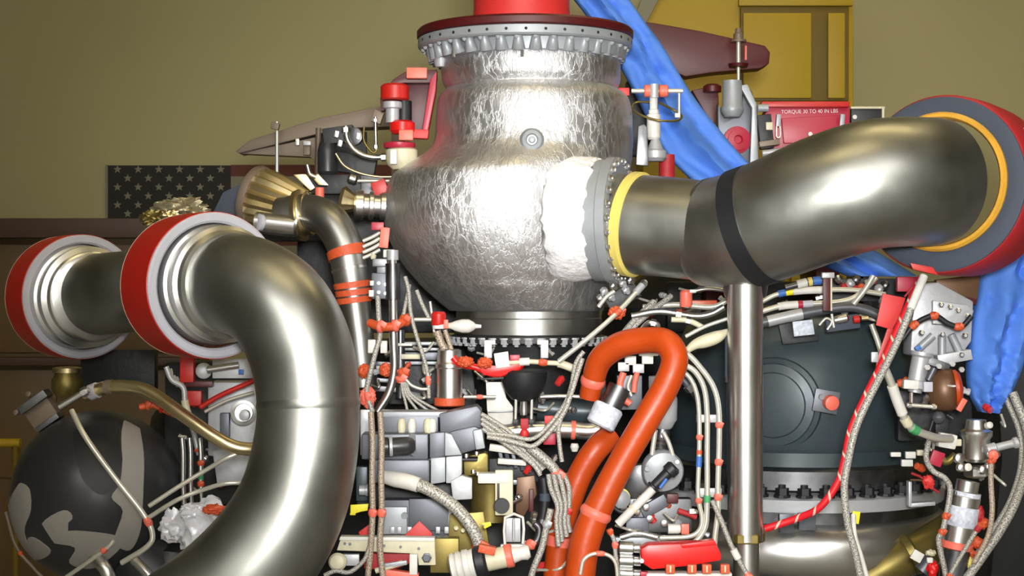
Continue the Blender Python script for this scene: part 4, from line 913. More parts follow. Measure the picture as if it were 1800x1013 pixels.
tube('loop', Path([(796,628),(808,640),(836,646),(870,658),(905,650),(918,640)], 6, 3.95), 'redbright', t); prism('streamer', [(836,640),(880,644),(914,638),(912,650),(880,662),(850,660)], 3.94, 4, 'redbright', t, 1); box('dark_edge', 880, 665, 3.96, 70, 4, 6, 'blackrub', t, roll=-3)
blob('orange_knot', 818, 636, 3.92, 14, 9, 9, 'tie', t, .3, 3, 1); blob('orange_knot', 852, 638, 3.92, 13, 9, 9, 'tie', t, .3, 3, 2)
prism('paper_tag', [(868,622),(893,618),(896,645),(872,648)], 3.92, 2, 'white', t, .4); box('red_tab', 905, 630, 3.94, 18, 12, 6, 'crimson', t)
for x in (858, 957): t = thing('hanger_strap', ('left' if x < 900 else 'right')+' pale hanger strap below the lower flange bolts', 'strap', x, 640, 4.02, 'hanger straps'); box('strap', x, 614, 4.0, 14, 32, 8, 'alulight', t); box('hook', x+(4 if x < 900 else -4), 602, 4.0, 18, 8, 10, 'white', t)
cable('cross_tube', 'pale horizontal tube with orange knot under the lower flange', 'tube', [(895,638),(930,636),(960,638),(985,640),(1012,650)], 4.5, 'cream', 3.94, ties=((.5,'tie',16),), sleeves=((.15,.3,1.6,'white'),(.72,.98,1.6,'cream')))
cable('diagonal_rod', 'long pale rod slanting up to the right duct flange', 'rod', [(982,636,3.92),(1040,590,3.92),(1090,545,3.95),(1135,495,4.0)], 4.5, 'wire', None, ties=((.62,'tie',14),), nuts=(.97,), sleeves=((.86,.95,1.5,'alulight'),))
t = thing('painted_plate', 'white painted plate left of the black funnel', 'plate', 875, 760, 4.06)
prism('plate', [(854,672),(884,672),(890,700),(902,716),(902,752),(862,752),(856,720)], 4.06, 6, 'white', t, 1); box('plate_slit', 880, 724, 4.05, 44, 2.5, 4, 'dkmetal', t, roll=-2)
t = thing('engine_block', 'dark ribbed block behind the black funnel', 'block', 900, 760, 4.35)
box('block', 900, 700, 4.38, 330, 120, 50, 'dark', t, bev=6); box('rib', 985, 675, 4.28, 90, 8, 20, 'dkmetal', t, roll=-6); box('rib', 985, 690, 4.28, 80, 6, 20, 'dkmetal', t, roll=-4); lathe('stud', (972, 682, 4.26), D(0,0,-1), [(0, 8), (6, 8)], 'alu', t, 12)
cable('bar', 'horizontal steel bar right of the black funnel', 'bar', [(950,698),(1000,697),(1045,700)], 4, 'bright', 4.02)
cable('slate_pipe', 'dark slate pipe running right behind the braided leads', 'pipe', [(945,716),(1000,722),(1080,724)], 24, 'teal', 4.2, k=24)
t = thing('drain_pipe', 'silver drain pipe with red bands behind the braided leads', 'pipe', 980, 775, 3.98)
pd = Path([(880,762),(940,756),(1000,756),(1040,758),(1066,748)], 15, 3.98); tube('pipe', pd, 'bright', t, 24)
for u in (.22, .45, .68): tube('red_band', pd, 'redpaint' if u != .68 else 'pink', t, 20, u-.02, u+.02, 1.12)
box('red_tag', 965, 738, 3.96, 16, 14, 6, 'redpaint', t); box('red_tag', 966, 772, 3.95, 22, 20, 8, 'crimson', t); lathe('white_cap', (1010, 786, 3.95), UP, [(-8, 5), (0, 8), (6, 6)], 'white', t, 16)
t = thing('printed_collar', 'pale blue printed collar between the two orange hose legs', 'collar', 1064, 755, 3.82)
lathe('collar', (1054, 750, 3.82), D(.45, -.9, .1), [(0, 22), (3, 26), (36, 27), (40, 24)], 'label', t, 28); lathe('inner_pipe', (1072, 716, 3.83), D(.45, -.9, .1), [(0, 20), (40, 20)], 'dkmetal', t, 24)
t = thing('pink_u_clamp', 'pair of salmon U shaped clamps inside the orange hose loop', 'clamp', 1100, 710, 3.86)
tube('clamp', Path([(1096,655),(1090,676),(1096,700),(1108,710)], 6, 3.86), 'pink', t, 12); tube('clamp', Path([(1120,655),(1116,672),(1114,690)], 5, 3.87), 'pink', t, 12); tube('wire', Path([(1110,660),(1104,680),(1110,696)], 3, 3.84), 'wire', t, 10)
for x, y in ((1096,645),(1108,634),(1122,648),(1138,632)): box('white_block', x, y, 3.9, 20, 16, 12, 'white' if y < 640 else 'alulight', t)
box('top_bar', 1140, 622, 3.89, 34, 8, 10, 'white', t); box('grey_core', 1106, 690, 3.98, 44, 60, 20, 'alu', t)

# fan of grey braided leads
fan = [
 ('topmost', [(846,728),(880,748),(915,775),(940,800),(960,822)]),
 ('second', [(846,736),(878,758),(905,778),(930,800),(955,826)]),
 ('third', [(846,744),(876,766),(905,786),(935,812),(950,832)]),
 ('fourth', [(848,754),(878,774),(910,796),(938,818),(950,836)]),
]
for nme, pts in fan:
    cable('fan_lead', nme+' grey braided lead in the fan spreading from the alloy controller', 'cable', pts, 4, 'cable', 3.84, group='fan of braided leads')
cable('fan_lead', 'long grey lead curving up from the fan past the black funnel', 'cable', [(856,768),(890,774),(920,782),(938,784),(962,764),(990,728),(1004,692),(1014,660),(1024,630)], 4.5, 'cable', 3.80)
cable('fan_lead', 'parallel grey lead following the long lead past the funnel', 'cable', [(856,762),(895,766),(935,772),(965,748),(992,712),(1004,680),(1012,640),(1026,618)], 4, 'cable', 3.83)
cable('fan_lead', 'short upright grey lead in front of the drain pipe', 'cable', [(988,728),(982,755),(984,785),(988,812)], 4, 'cable', 3.80)
cable('trunk_cable', 'thick pair of grey leads descending from the pink knot', 'cable', [(930,786),(955,806),(975,826),(985,850)], 9, 'cable', 3.82, ties=((.85,'pink',20),))
for i, (x0, x1, lab) in enumerate(((966,984,'leftmost'),(976,990,'second'),(987,998,'third'),(998,1004,'rightmost'))):
    cable('trunk_lead', lab+' strand of the grey cable trunk beside the orange hose', 'cable', [(964+9*i,834),(x0+2,858),(x1-4,890),(x1-6,915),(x1-2,960-8*i)], 4.6, 'cable', 3.78+.01*i, ties=(((.64,'redpaint',12),) if i == 3 else ()), group='grey cable trunk')
cable('black_cable', 'black sleeved cable descending left of the grey trunk', 'cable', [(955,840),(958,870),(956,900),(950,930)], 9, 'blackrub', 3.85, sleeves=((.3,.45,1.1,'rimdark'),(.8,1,1.2,'dkmetal')))
cable('grey_cable', 'grey lead descending beside the black sleeved cable', 'cable', [(968,895),(960,930),(952,965),(938,1000),(930,1030)], 6, 'cable', 3.76, ties=((.2,'alulight',12),))
cable('coil_spring', 'coiled grey lead at the left of the grey trunk', 'cable', [(940,920),(948,930),(944,950),(930,960),(922,975)], 7, 'dkmetal', 3.8, ties=((.7,'pink',12),))
t = thing('rust_bracket', 'brown upright bracket right of the cream housing', 'bracket', 922, 920, 3.95)
prism('bracket', [(908,840),(940,836),(944,870),(920,910),(906,900)], 3.95, 20, 'brown', t, 2); box('nub', 905, 848, 3.92, 9, 9, 8, 'dkmetal', t); box('red_edge', 934, 880, 3.93, 8, 40, 8, 'maroon', t)
t = thing('ribbed_shroud', 'grey ribbed shroud between controller and cable trunk', 'shroud', 900, 820, 3.95)
for i in range(5): box('rib', 880+12*i, 800+4*i, 3.93, 7, 30, 16, 'rimdark' if i % 2 else 'alu', t, roll=-12)
box('white_flap', 888, 790, 3.9, 56, 12, 16, 'white', t, roll=8); box('white_flap', 900, 812, 3.9, 50, 10, 16, 'white', t, roll=4); box('base', 905, 826, 3.98, 90, 40, 20, 'dark', t)

# ------------------------------------------------------------------ right of the orange hose
tri = [('left', [(1192,648),(1212,664),(1224,690),(1229,730),(1229,800),(1227,870),(1234,912),(1228,934),(1208,944),(1160,946)]),
       ('middle', [(1200,640),(1222,654),(1238,684),(1243,730),(1243,800),(1243,880),(1240,925),(1225,950),(1206,962)]),
       ('right', [(1206,620),(1226,640),(1252,676),(1263,716),(1264,780),(1262,850),(1262,900),(1256,950),(1254,985)])]
for i, (nme, pts) in enumerate(tri):
    cable('thin_riser', nme+('most' if nme != 'middle' else ' one')+' of three thin white upright tubes left of the steel pipe', 'tube', pts, 5 if i else 4.2, 'wire', 3.86, group='three thin white tubes',
          ties=((.36,'pink',10),(.66,'pink',10)) if i == 0 else ((.38,'pink',11),(.55,'pink',12),(.71,'pink',12)) if i == 2 else (), sleeves=((.45,.5,1.2,'bluesl'),(.42,.44,1.2,'tie')) if i == 0 else ((.70,.735,1.25,'green'),) if i == 1 else ())
tag(box('tube_spacer', 1246, 736, 3.89, 44, 14, 10, 'alulight'), 'upper pale spacer bar clamping the three thin white tubes', 'spacer', 'tube spacers')
tag(box('tube_spacer', 1246, 866, 3.89, 44, 16, 10, 'alulight'), 'lower pale spacer bar clamping the three thin white tubes', 'spacer', 'tube spacers')
t = thing('pale_actuator', 'pale necked actuator with round grey cap right of the orange hose', 'actuator', 1165, 880, 3.92)
lathe('body', (1166, 752, 3.95), UP, [(-4, 10), (0, 16), (8, 20), (14, 24), (50, 25), (60, 22), (70, 26), (90, 26)], 'alulight', t, 28)
lathe('threaded_neck', (1158, 812, 3.95), D(.12, -1, 0), [(0, 22), (10, 18), (20, 16), (24, 19), (28, 15), (32, 19), (36, 15), (40, 18), (44, 14), (60, 13)], 'dkmetal', t, 24)
tube('side_tube', Path([(1166,760),(1176,780),(1184,806)], 4, 3.9), 'wire', t, 10); tube('front_rod', Path([(1152,756),(1146,800)], 4.5, 3.9), 'wire', t, 10)
lathe('round_cap', (1166, 830, 3.9), D(.05, .1, -1), [(-24, 36), (-4, 37), (2, 34), (5, 24), (7, 10)], 'flange', t, 36); lathe('cap_screw', (1138, 824, 3.87), D(0,0,-1), [(-2, 5), (3, 5)], 'dkmetal', t, 10); lathe('cap_screw', (1190, 812, 3.88), D(0,0,-1), [(-2, 4), (4, 4)], 'white', t, 10)
lathe('dark_back', (1128, 850, 3.98), D(-.1, .1, -1), [(-10, 34), (6, 34), (10, 24)], 'dkmetal', t, 28)
t = thing('angled_plug', 'black angled cable plug lying on the round grey cap', 'plug', 1165, 855, 3.82)
lathe('shell', (1184, 822, 3.80), D(-.72, .7, 0), [(-4, 10), (0, 14), (12, 14), (14, 10), (46, 9), (48, 12), (52, 12)], 'blackrub', t, 24); tube('blue_line', Path([(1172,842),(1160,858)], 3, 3.76), 'bluesl', t, 8)
cable('white_lead', 'white stiff lead running down left from the angled plug', 'cable', [(1150,858),(1128,880),(1104,904),(1086,922)], 8, 'white', 3.8, sleeves=((.55,.6,1.25,'cream'),))
t = thing('round_sensor', 'small round grey sensor beside the orange hose', 'sensor', 1090, 890, 3.84)
lathe('can', (1092, 878, 3.84), D(.2, 0, -1), [(-16, 16), (2, 16), (4, 12), (6, 4)], 'flange', t, 24); lathe('yellow_ring', (1090, 876, 3.86), D(.2, 0, -1), [(-6, 18), (2, 18)], 'seal', t, 24); tube('black_strap', Path([(1076,890),(1090,900),(1104,898)], 4, 3.82), 'blackrub', t, 10)
t = thing('valve_pack', 'dark greasy valve pack below the round grey cap', 'valve', 1150, 935, 3.95)
box('block', 1160, 905, 3.98, 110, 60, 30, 'dkmetal', t, bev=5); box('plate', 1150, 890, 3.94, 50, 22, 14, 'alu', t, roll=-30); box('plate', 1120, 925, 3.92, 40, 30, 14, 'alu', t); lathe('white_cap', (1184, 930, 3.9), D(1,0,0), [(-10, 9), (8, 9), (12, 7)], 'white', t, 16)
box('salmon_pad', 1204, 930, 3.9, 14, 18, 10, 'pink', t); tube('red_lever', Path([(1192,898),(1210,904),(1224,910)], 5, 3.9), 'redrib', t, 10); box('red_block', 1182, 876, 3.92, 20, 16, 12, 'maroon', t); box('white_tip', 1216, 899, 3.88, 9, 9, 8, 'white', t)
for x, y in ((1136,892),(1142,912),(1168,920),(1120,900)): lathe('screw', (x, y, 3.9), D(0,0,-1), [(-2, 6), (4, 6), (5, 3)], 'bright', t, 10)
tube('short_pipe', Path([(1090,945),(1120,938),(1155,945)], 6, 3.88), 'bright', t, 14); box('base_plate', 1120, 950, 3.9, 80, 12, 20, 'flange', t)
for y, lb in ((962, 'top'), (985, 'middle'), (1008, 'bottom')): tag(lathe('pipe_union', (1086, y, 3.86), D(1, .05, 0), [(0, 8), (3, 12), (26, 12), (28, 9), (40, 9)], 'bright', None, 20), lb+' one of three short steel unions left of the red tray', 'union', 'steel unions beside the red tray')
t = thing('red_tray', 'bright red anodised tray at the bottom right of centre', 'tray', 1200, 1000, 3.72)
prism('tray', [(1126,966),(1140,958),(1258,954),(1268,974),(1268,986),(1210,996),(1146,1002),(1128,990)], 3.72, 40, 'redbright', t, 4); prism('top_lip', [(1196,958),(1256,950),(1260,958),(1200,964)], 3.71, 24, 'redbright', t, 1)
lathe('screw', (1128, 986, 3.71), D(0,0,-1), [(-2, 4), (4, 4)], 'white', t, 8)
for x in (1178, 1216, 1242, 1274): box('salmon_clip', x, 1000, 3.70, 16, 16, 14, 'tie', t); box('clip_slot', x, 1000, 3.697, 3, 12, 12, 'cream', t)
box('white_base', 1210, 1012, 3.74, 150, 12, 30, 'white', t); box('red_foot', 1132, 1010, 3.73, 14, 10, 14, 'crimson', t)
cable('hook_wire', 'pale steel hook wire at the bottom beside the orange hose', 'wire', [(1020,1010),(1026,985),(1044,974),(1068,976),(1082,990),(1086,1020)], 3.5, 'wire', 3.66, ties=((.48,'pink',16),))
cable('loop_lead', 'grey lead looping right of the orange hose clamp', 'cable', [(1070,930),(1080,952),(1082,975),(1088,1015)], 4, 'cable', 3.72, ties=((.05,'tie',14),(.35,'pink',12)))
cable('strut_wire', 'beaded pale wire slanting down beside the pipe nut', 'cable', [(1252,880),(1268,916),(1284,956),(1306,998),(1320,1020)], 4.5, 'cable', 3.8, sleeves=((.6,.72,1.5,'white'),), ties=((.96,'pink',18),))
# above the orange hose
over = [('upper steel tube crossing behind the orange hose top', [(1040,660,4.0),(1070,620,4.02),(1110,570,4.05),(1150,530,4.08)], 6, 'cable'),
        ('second grey tube crossing behind the orange hose top', [(1058,650,4.02),(1095,596,4.04),(1130,560,4.06),(1180,520,4.1)], 5, 'cable'),
        ('pale tube bending right above the orange hose', [(1110,556,4.05),(1160,548,4.05),(1220,556,4.05),(1250,552,4.05),(1272,540,4.05)], 6, 'bright'),
        ('upper pale tube behind the vertical pipe', [(1130,540,4.1),(1190,536,4.1),(1250,540,4.1),(1280,528,4.1)], 5, 'wire'),
        ('cream arched tube right of the orange hose top', [(1180,562,4.0),(1210,564,4.0),(1236,576,4.0)], 5, 'cream'),
        ('thin straight wire rising right of the orange hose top', [(1205,592,3.95),(1240,574,3.95),(1280,560,3.95)], 3.5, 'wire'),
        ('curled steel tube above the orange hose loop', [(1128,580,4.0),(1140,568,3.98),(1156,572,3.98),(1150,586,4.0)], 5, 'bright'),
        ('dark cable trailing below the right side of the orange hose', [(1194,660,4.0),(1212,680,4.0),(1226,700,4.02)], 7, 'alu'),
        ('grey cross tube left of the vertical pipe top', [(1196,520,4.12),(1240,508,4.12),(1282,512,4.12)], 4, 'bright')]
for lab, pts, r, m in over: cable('crossing_tube', lab, 'tube', pts, r, m, nuts=(.5,) if r > 4.5 and m != 'cable' else ())
cable('leaf_sleeve', 'cream leaf shaped sleeve tied right of the orange hose', 'sleeve', [(1206,618,3.94,5),(1222,606,3.94,9),(1240,600,3.94,12),(1262,592,3.94,11),(1282,580,3.94,3)], 9, 'cream', None)
t = thing('orange_tie_joint', 'salmon taped joint on the tubes above the lower flange', 'joint', 1082, 552, 4.0)
blob('tape', 1084, 550, 3.98, 14, 11, 10, 'tie', t, .3, 3, 9); box('tail', 1094, 546, 3.97, 14, 6, 6, 'pink', t, roll=-30)
t = thing('flange_hardware', 'cluster of bolts and clips under the duct flange', 'hardware', 1090, 520, 4.08)
for i, (x, y) in enumerate(((1062,512),(1078,502),(1094,498),(1108,492),(1074,522),(1056,524),(1100,510))): lathe('nut', (x, y, 4.06), D(.4, .5, -.8), [(-4, 7), (4, 7), (6, 4), (10, 4)], 'bright' if i % 2 else 'alulight', t, 6)
box('dark_clip', 1094, 522, 4.1, 60, 30, 20, 'dark', t, roll=-30); tube('cotter', Path([(1052,540),(1066,522),(1080,512)], 4, 4.03), 'wire', t, 8)
t = thing('red_stub', 'salmon red stub left of the vertical pipe top', 'stub', 1206, 545, 4.05); lathe('stub', (1206, 540, 4.05), UP, [(0, 9), (4, 11), (26, 11), (30, 8)], 'pink', t, 16); box('tab', 1218, 512, 4.04, 12, 6, 6, 'white', t); box('orange_bar', 1235, 534, 4.12, 50, 12, 10, 'orange', t)
t = thing('thin_blue_line', 'slim blue grey tube beside the vertical steel pipe', 'tube', 1278, 700, 3.98)
tube('tube', Path([(1278,588),(1278,664)], 4, 3.96), 'rimdark', t, 10); tube('tube', Path([(1281,672),(1281,830)], 4, 3.97), 'rimdark', t, 10); lathe('joint', (1279, 672, 3.965), UP, [(0, 6), (8, 6)], 'dkmetal', t, 10)

# ------------------------------------------------------------------ tubes over the chamber
arcs = [('uppermost arched tube over the chamber, with a white, yellow and blue sleeve', [(1340,530),(1365,518),(1400,512),(1440,510),(1500,510),(1556,518)], 4.5, 'wire', ((.14,.2,1.4,'bluesl'),(.2,.255,1.4,'yellowtag'),(.26,.5,1.5,'white'))),
        ('second arched tube over the chamber, with a white and pink sleeve', [(1338,548),(1375,538),(1430,534),(1480,530),(1510,518),(1540,488)], 5, 'wire', ((.14,.3,1.4,'white'),(.3,.34,1.4,'crimson'),(.34,.42,1.3,'rimgrey'))),
        ('thick slate arched tube over the chamber top', [(1338,568),(1380,558),(1430,548),(1490,540),(1530,548),(1560,566)], 9, 'alu', ((.05,.32,1.1,'alulight'),)),
        ('short sleeved tube right under the right duct', [(1380,506),(1420,496),(1450,492)], 6, 'dkmetal', ((.3,.55,1.3,'white'),(.58,.68,1.3,'seal'),(.7,.9,1.3,'bluesl'))),
        ('pale tube rising steeply under the blue sleeve', [(1500,535),(1520,510),(1535,485)], 5, 'wire', ()),
        ('thin white tube leaning right at the chamber edge', [(1532,570),(1546,610),(1552,640)], 5, 'wire', ())]
for i, (lab, pts, r, m, sl) in enumerate(arcs): cable('arched_tube', lab, 'tube', pts, r, m, 4.25-.012*i, sleeves=sl, k=14, group='tubes over the chamber')
t = thing('rust_strap', 'dark red vertical strap crossing the tubes over the chamber', 'strap', 1454, 545, 4.15)
box('strap', 1453, 516, 4.15, 13, 62, 6, 'maroon', t); box('pale_edge', 1461, 516, 4.145, 3, 62, 6, 'cream', t); box('clip', 1455, 484, 4.14, 22, 10, 12, 'alulight', t)
t = thing('sensor_harness', 'small black sensor with chrome clips on the chamber top', 'sensor', 1470, 575, 4.2)
box('body', 1480, 568, 4.22, 60, 26, 24, 'rimdark', t, roll=-8, bev=4); lathe('chrome', (1474, 562, 4.19), D(1, -.2, 0), [(-8, 6), (0, 8), (14, 8), (18, 5)], 'bright', t, 14); tube('clip', Path([(1440,572),(1452,560),(1462,566),(1454,580)], 2.4, 4.18), 'wire', t, 8); tube('clip', Path([(1462,552),(1466,576)], 2.6, 4.18), 'wire', t, 8)
lathe('red_cap', (1500, 562, 4.18), D(1, -.1, 0), [(0, 7), (10, 7), (12, 4)], 'red', t, 14); lathe('gold_tip', (1514, 560, 4.18), D(1, -.05, 0), [(0, 4), (12, 4)], 'goldsteel', t, 12)
t = thing('clutter_block', 'tangle of small fittings under the blue sleeve end', 'fitting', 1510, 505, 4.3)
for i in range(9): lathe('fitting', (1470+11*i, 494+((i*37) % 22), 4.3), D(.6-.15*i, -.5, -.6), [(0, 5), (3, 8), (9, 8), (12, 5)], ('bright','redrib','alulight','dkmetal','tie')[i % 5], t, 12)
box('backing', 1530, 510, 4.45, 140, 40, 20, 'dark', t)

# ------------------------------------------------------------------ cables on the right
cable('spiral_cable', 'red and white spiral wrapped cable slanting across the chamber', 'cable', [(1620,488,3.95),(1600,530,3.92),(1575,585,3.9),(1550,640,3.88),(1520,700,3.86),(1496,755,3.86),(1484,810,3.86),(1472,850,3.86),(1440,893,3.87),(1400,912,3.9),(1345,930,3.92)], 6.5, 'redspiral', None, k=14)
cable('white_cable', 'white and grey cable descending from the ring cover to the bottom edge', 'cable', [(1624,486,3.93),(1606,530,3.9),(1582,590,3.88),(1556,645,3.86),(1528,700,3.84),(1504,755,3.84),(1490,815,3.84),(1484,860,3.84),(1490,920,3.84),(1504,975,3.84),(1516,1030,3.84)], 6.5, 'cable', None, k=14, sleeves=((.0,.12,1.15,'white'),))
cable('pale_cable', 'second pale cable joining the white cable near the manifold', 'cable', [(1500,905,3.88),(1502,940,3.86),(1514,980,3.86),(1528,1030,3.86)], 4.5, 'white', None)
cable('forked_cable', 'white sleeved cable forking right towards the brown canister', 'cable', [(1552,640,3.87),(1566,672,3.88),(1580,712,3.9),(1600,750,3.92),(1640,768,3.96),(1672,772,4.0)], 7, 'wire', None, k=14, sleeves=((.18,.42,1.35,'white'),(.46,.52,1.3,'cream'),(.56,.62,1.25,'green')))
t = thing('red_square_tag', 'rose red square tag hanging left of the pale valve', 'tag', 1560, 580, 3.98)
prism('tag', [(1552,516),(1592,524),(1580,560),(1568,580),(1540,572)], 3.98, 5, 'redpaint', t, 1); tube('cord', Path([(1590,522),(1604,505)], 2, 3.97), 'redrib', t, 8); prism('tail', [(1560,578),(1574,578),(1556,640),(1538,660),(1542,630)], 3.96, 4, 'red', t, .8); box('pale_block', 1537, 628, 3.96, 12, 18, 8, 'alulight', t)
t = thing('cast_valve_assembly', 'pale cast valve with ribbed block and cylinder beside the blue bag', 'valve', 1650, 690, 4.15)
prism('upper_block', [(1612,500),(1650,496),(1712,530),(1708,600),(1680,640),(1600,625),(1604,560)], 4.15, 60, 'alulight', t, 5)
prism('plate', [(1640,528),(1700,536),(1712,546),(1704,572),(1640,570)], 4.11, 10, 'alulight', t, 2)
for x0, y0, x1, y1 in ((1640,590,1612,616),(1672,588,1690,626),(1656,590,1656,632)): tube('rib', Path([(x0,y0),(x1,y1)], 7, 4.11), 'flange', t, 14)
lathe('cylinder', (1608, 690, 4.1), D(.18, -1, 0), [(0, 12), (6, 12), (8, 20), (20, 20), (22, 16), (62, 16), (66, 20), (72, 20)], 'alulight', t, 28)
box('foot', 1600, 676, 4.07, 26, 16, 16, 'white', t, roll=4); box('foot', 1630, 680, 4.07, 16, 18, 16, 'rimgrey', t); box('lower_bracket', 1675, 628, 4.12, 60, 18, 30, 'alulight', t, roll=-10)
for x, y in ((1654,536),(1670,540),(1684,546),(1620,585),(1696,590),(1656,588),(1700,556),(1690,624)): lathe('bolt', (x, y, 4.09), D(0,0,-1), [(-2, 5), (4, 5), (6, 3)], 'bright', t, 6)
box('blue_mark', 1614, 612, 4.09, 10, 8, 4, 'bluesl', t, roll=-30)
cable('black_harness', 'black harness with three salmon ties across the pale valve', 'cable', [(1586,598),(1606,572),(1630,558),(1646,556),(1668,570),(1690,574),(1708,556)], 5, 'blackrub', 4.06, ties=((.22,'tie',16),(.48,'tie',14),(.8,'tie',16)))
t = thing('brown_plate', 'red brown boxed plate above the pale valve', 'plate', 1680, 530, 4.2); prism('plate', [(1646,492),(1724,482),(1718,532),(1648,514)], 4.2, 20, 'brown', t, 2); prism('red_edge', [(1646,512),(1718,526),(1716,536),(1646,522)], 4.18, 14, 'maroon', t, 1); box('red_stub', 1596, 500, 4.2, 40, 26, 14, 'crimson', t)
t = thing('brown_canister', 'glossy brown round canister with orange cap left of the blue bag', 'canister', 1662, 725, 4.1)
lathe('dome', (1660, 716, 4.1), UP, [(-6, 14), (0, 24), (14, 31), (32, 33), (50, 29), (62, 20), (68, 10)], 'brown', t, 32); lathe('orange_cap', (1680, 682, 4.08), D(1, -.1, -.1), [(-4, 32), (2, 32), (8, 26), (11, 10)], 'orange', t, 28)
box('neck', 1648, 640, 4.1, 40, 14, 20, 'dkmetal', t, roll=20); lathe('fitting', (1636, 660, 4.06), D(.4, -.8, 0), [(-10, 6), (14, 6)], 'alu', t, 14); box('salmon_tab', 1690, 712, 4.04, 10, 24, 8, 'pink', t, roll=30)
for x, y in ((1630,646),(1650,644),(1674,640),(1690,650)): lathe('nut', (x, y, 4.06), D(0,0,-1), [(-3, 5), (4, 5)], 'bright', t, 6)
cable('linkage_rod', 'short steel linkage rod under the brown canister', 'rod', [(1594,712),(1620,714),(1646,716)], 3.5, 'wire', 4.02, nuts=(.1,.9))
t = thing('dark_valve_frame', 'dark frame under the pale valve and brown canister', 'frame', 1650, 740, 4.25)
box('frame', 1640, 730, 4.3, 130, 90, 30, 'dark', t, bev=4); box('black_fitting', 1655, 748, 4.12, 24, 26, 14, 'blackrub', t); lathe('grey_ball', (1650, 734, 4.06), UP, [(-10, 5), (-6, 10), (0, 12), (6, 10), (10, 5)], 'alu', t, 16); lathe('stem', (1602, 700, 4.05), UP, [(-10, 4), (10, 4)], 'bright', t, 10)
t = thing('steel_valve_stack', 'stack of steel valve fittings at the lower right', 'valve', 1710, 840, 4.05)
lathe('upper_body', (1716, 812, 4.05), UP, [(0, 18), (6, 24), (40, 24), (46, 28), (54, 28), (58, 20), (74, 17)], 'bright', t, 28)
lathe('hex_body', (1716, 826, 4.04), UP, [(-14, 16), (-10, 22), (2, 22), (6, 18)], 'bright', t, 6, angle=20)
box('white_block', 1664, 775, 4.02, 32, 26, 20, 'white', t, roll=10, bev=4); box('white_neck', 1682, 778, 4.03, 14, 12, 12, 'cream', t)
for x, y, r in ((1686,806,9),(1690,822,8),(1700,822,7),(1728,826,8),(1740,820,8),(1746,800,9),(1738,748,6)): lathe('nut', (x, y, 4.0), D(.2, -.2, -1), [(-6, r), (5, r), (7, r*.5)], 'bright' if r > 7 else 'white', t, 12)
lathe('side_arm', (1740, 790, 4.02), D(1, -.25, 0), [(-6, 10), (10, 10), (12, 7), (40, 7), (44, 10), (50, 10)], 'alulight', t, 18); lathe('orange_cap', (1746, 800, 3.98), D(-.2, .1, -1), [(-4, 9), (4, 9), (6, 6)], 'pink', t, 16); tube('brass_link', Path([(1650,802),(1664,812),(1680,800)], 7, 4.05), 'olive', t, 12)
box('red_clip', 1646, 806, 4.02, 22, 26, 12, 'crimson', t, roll=20)
t = thing('sleeve_canister', 'tilted steel canister with printed label at the lower right', 'canister', 1685, 960, 3.98)
AC = D(.18, -1, 0)
lathe('can', (1682, 956, 3.98), AC, [(0, 24), (3, 27), (84, 27), (86, 24), (92, 24), (94, 20), (112, 20)], 'bright', t, 32); lathe('printed_label', (1688, 925, 3.98), AC, [(0, 27.4), (1, 28), (34, 28), (35, 27.4)], 'label', t, 32); lathe('upper_label', (1697, 879, 3.98), AC, [(0, 25), (14, 25)], 'label', t, 28); lathe('salmon_base', (1681, 960, 3.98), AC, [(-6, 26), (-4, 29), (6, 29), (8, 27)], 'pink', t, 32); lathe('dark_foot', (1674, 1010, 3.98), AC, [(-20, 22), (44, 25)], 'dkmetal', t, 28)
cable('harness_lead', 'thick grey braided cable sweeping down along the right edge', 'cable', [(1780,690,4.1),(1806,760,4.08),(1804,820,4.05),(1786,880,4.0),(1760,930,3.98),(1726,980,3.96),(1690,1030,3.95)], 8, 'cable', None, k=14)
cable('harness_lead', 'second braided cable beside the thick one at the right edge', 'cable', [(1768,700,4.12),(1792,760,4.1),(1794,820,4.06),(1776,880,4.02),(1750,925,4.0),(1716,975,3.98),(1680,1020,3.97)], 5, 'cable', None)
cable('harness_lead', 'beige braided cable hanging from the orange capped fitting', 'cable', [(1742,808,3.98),(1742,850,3.96),(1744,900,3.95),(1736,945,3.95),(1712,990,3.95)], 5, 'cablebeige', None, ties=((.02,'tie',10),))
cable('harness_lead', 'grey braided cable bending left of the printed canister', 'cable', [(1634,770,4.0),(1628,805,3.98),(1640,828,3.96),(1662,842,3.95),(1670,866,3.95),(1658,930,3.94),(1650,950,3.94),(1660,1000,3.94),(1664,1030,3.94)], 5, 'cable', None, ties=((.56,'tie',12),(.66,'tie',10)))
cable('harness_lead', 'thin grey cable crossing the foot of the printed canister', 'cable', [(1722,925,3.92),(1700,960,3.92),(1676,1000,3.92),(1664,1025,3.92)], 4, 'cable', None, ties=((.05,'redrib',12),(.9,'tie',12)))
for i, (x, y, rx, ry, m, lb) in enumerate(((1722,905,8,16,'redrib','dark red taped joint right of the printed label canister'),(1728,920,10,10,'tie','orange taped joint just below the dark red joint'),(1718,954,10,10,'tie','orange taped joint at the canister base'),(1706,972,9,8,'tie','smaller orange taped joint below the canister base'),
        (1704,990,6,12,'seal','pale yellow taped joint under the orange ones'),(1640,1000,10,14,'redbright','bright red taped joint at the bottom beside the ochre pipe'),(1636,972,9,6,'cream','cream taped joint above the bright red joint'),(1632,848,10,12,'redpaint','red taped joint beside the chamber flange end'))):
    tag(blob('taped_joint', x, y, 3.97, rx, ry, 8, m, None, .35, 3, i, 3), lb, 'joint', 'taped joints at the lower right')
tag(box('white_tag', 1612, 978, 3.98, 20, 18, 6, 'white', None, roll=30), 'tilted white square tag over the ochre pipe', 'tag')
t = thing('grey_elbow', 'grey elbow fitting with a white nub near the white square tag', 'fitting', 1625, 1000, 4.0)
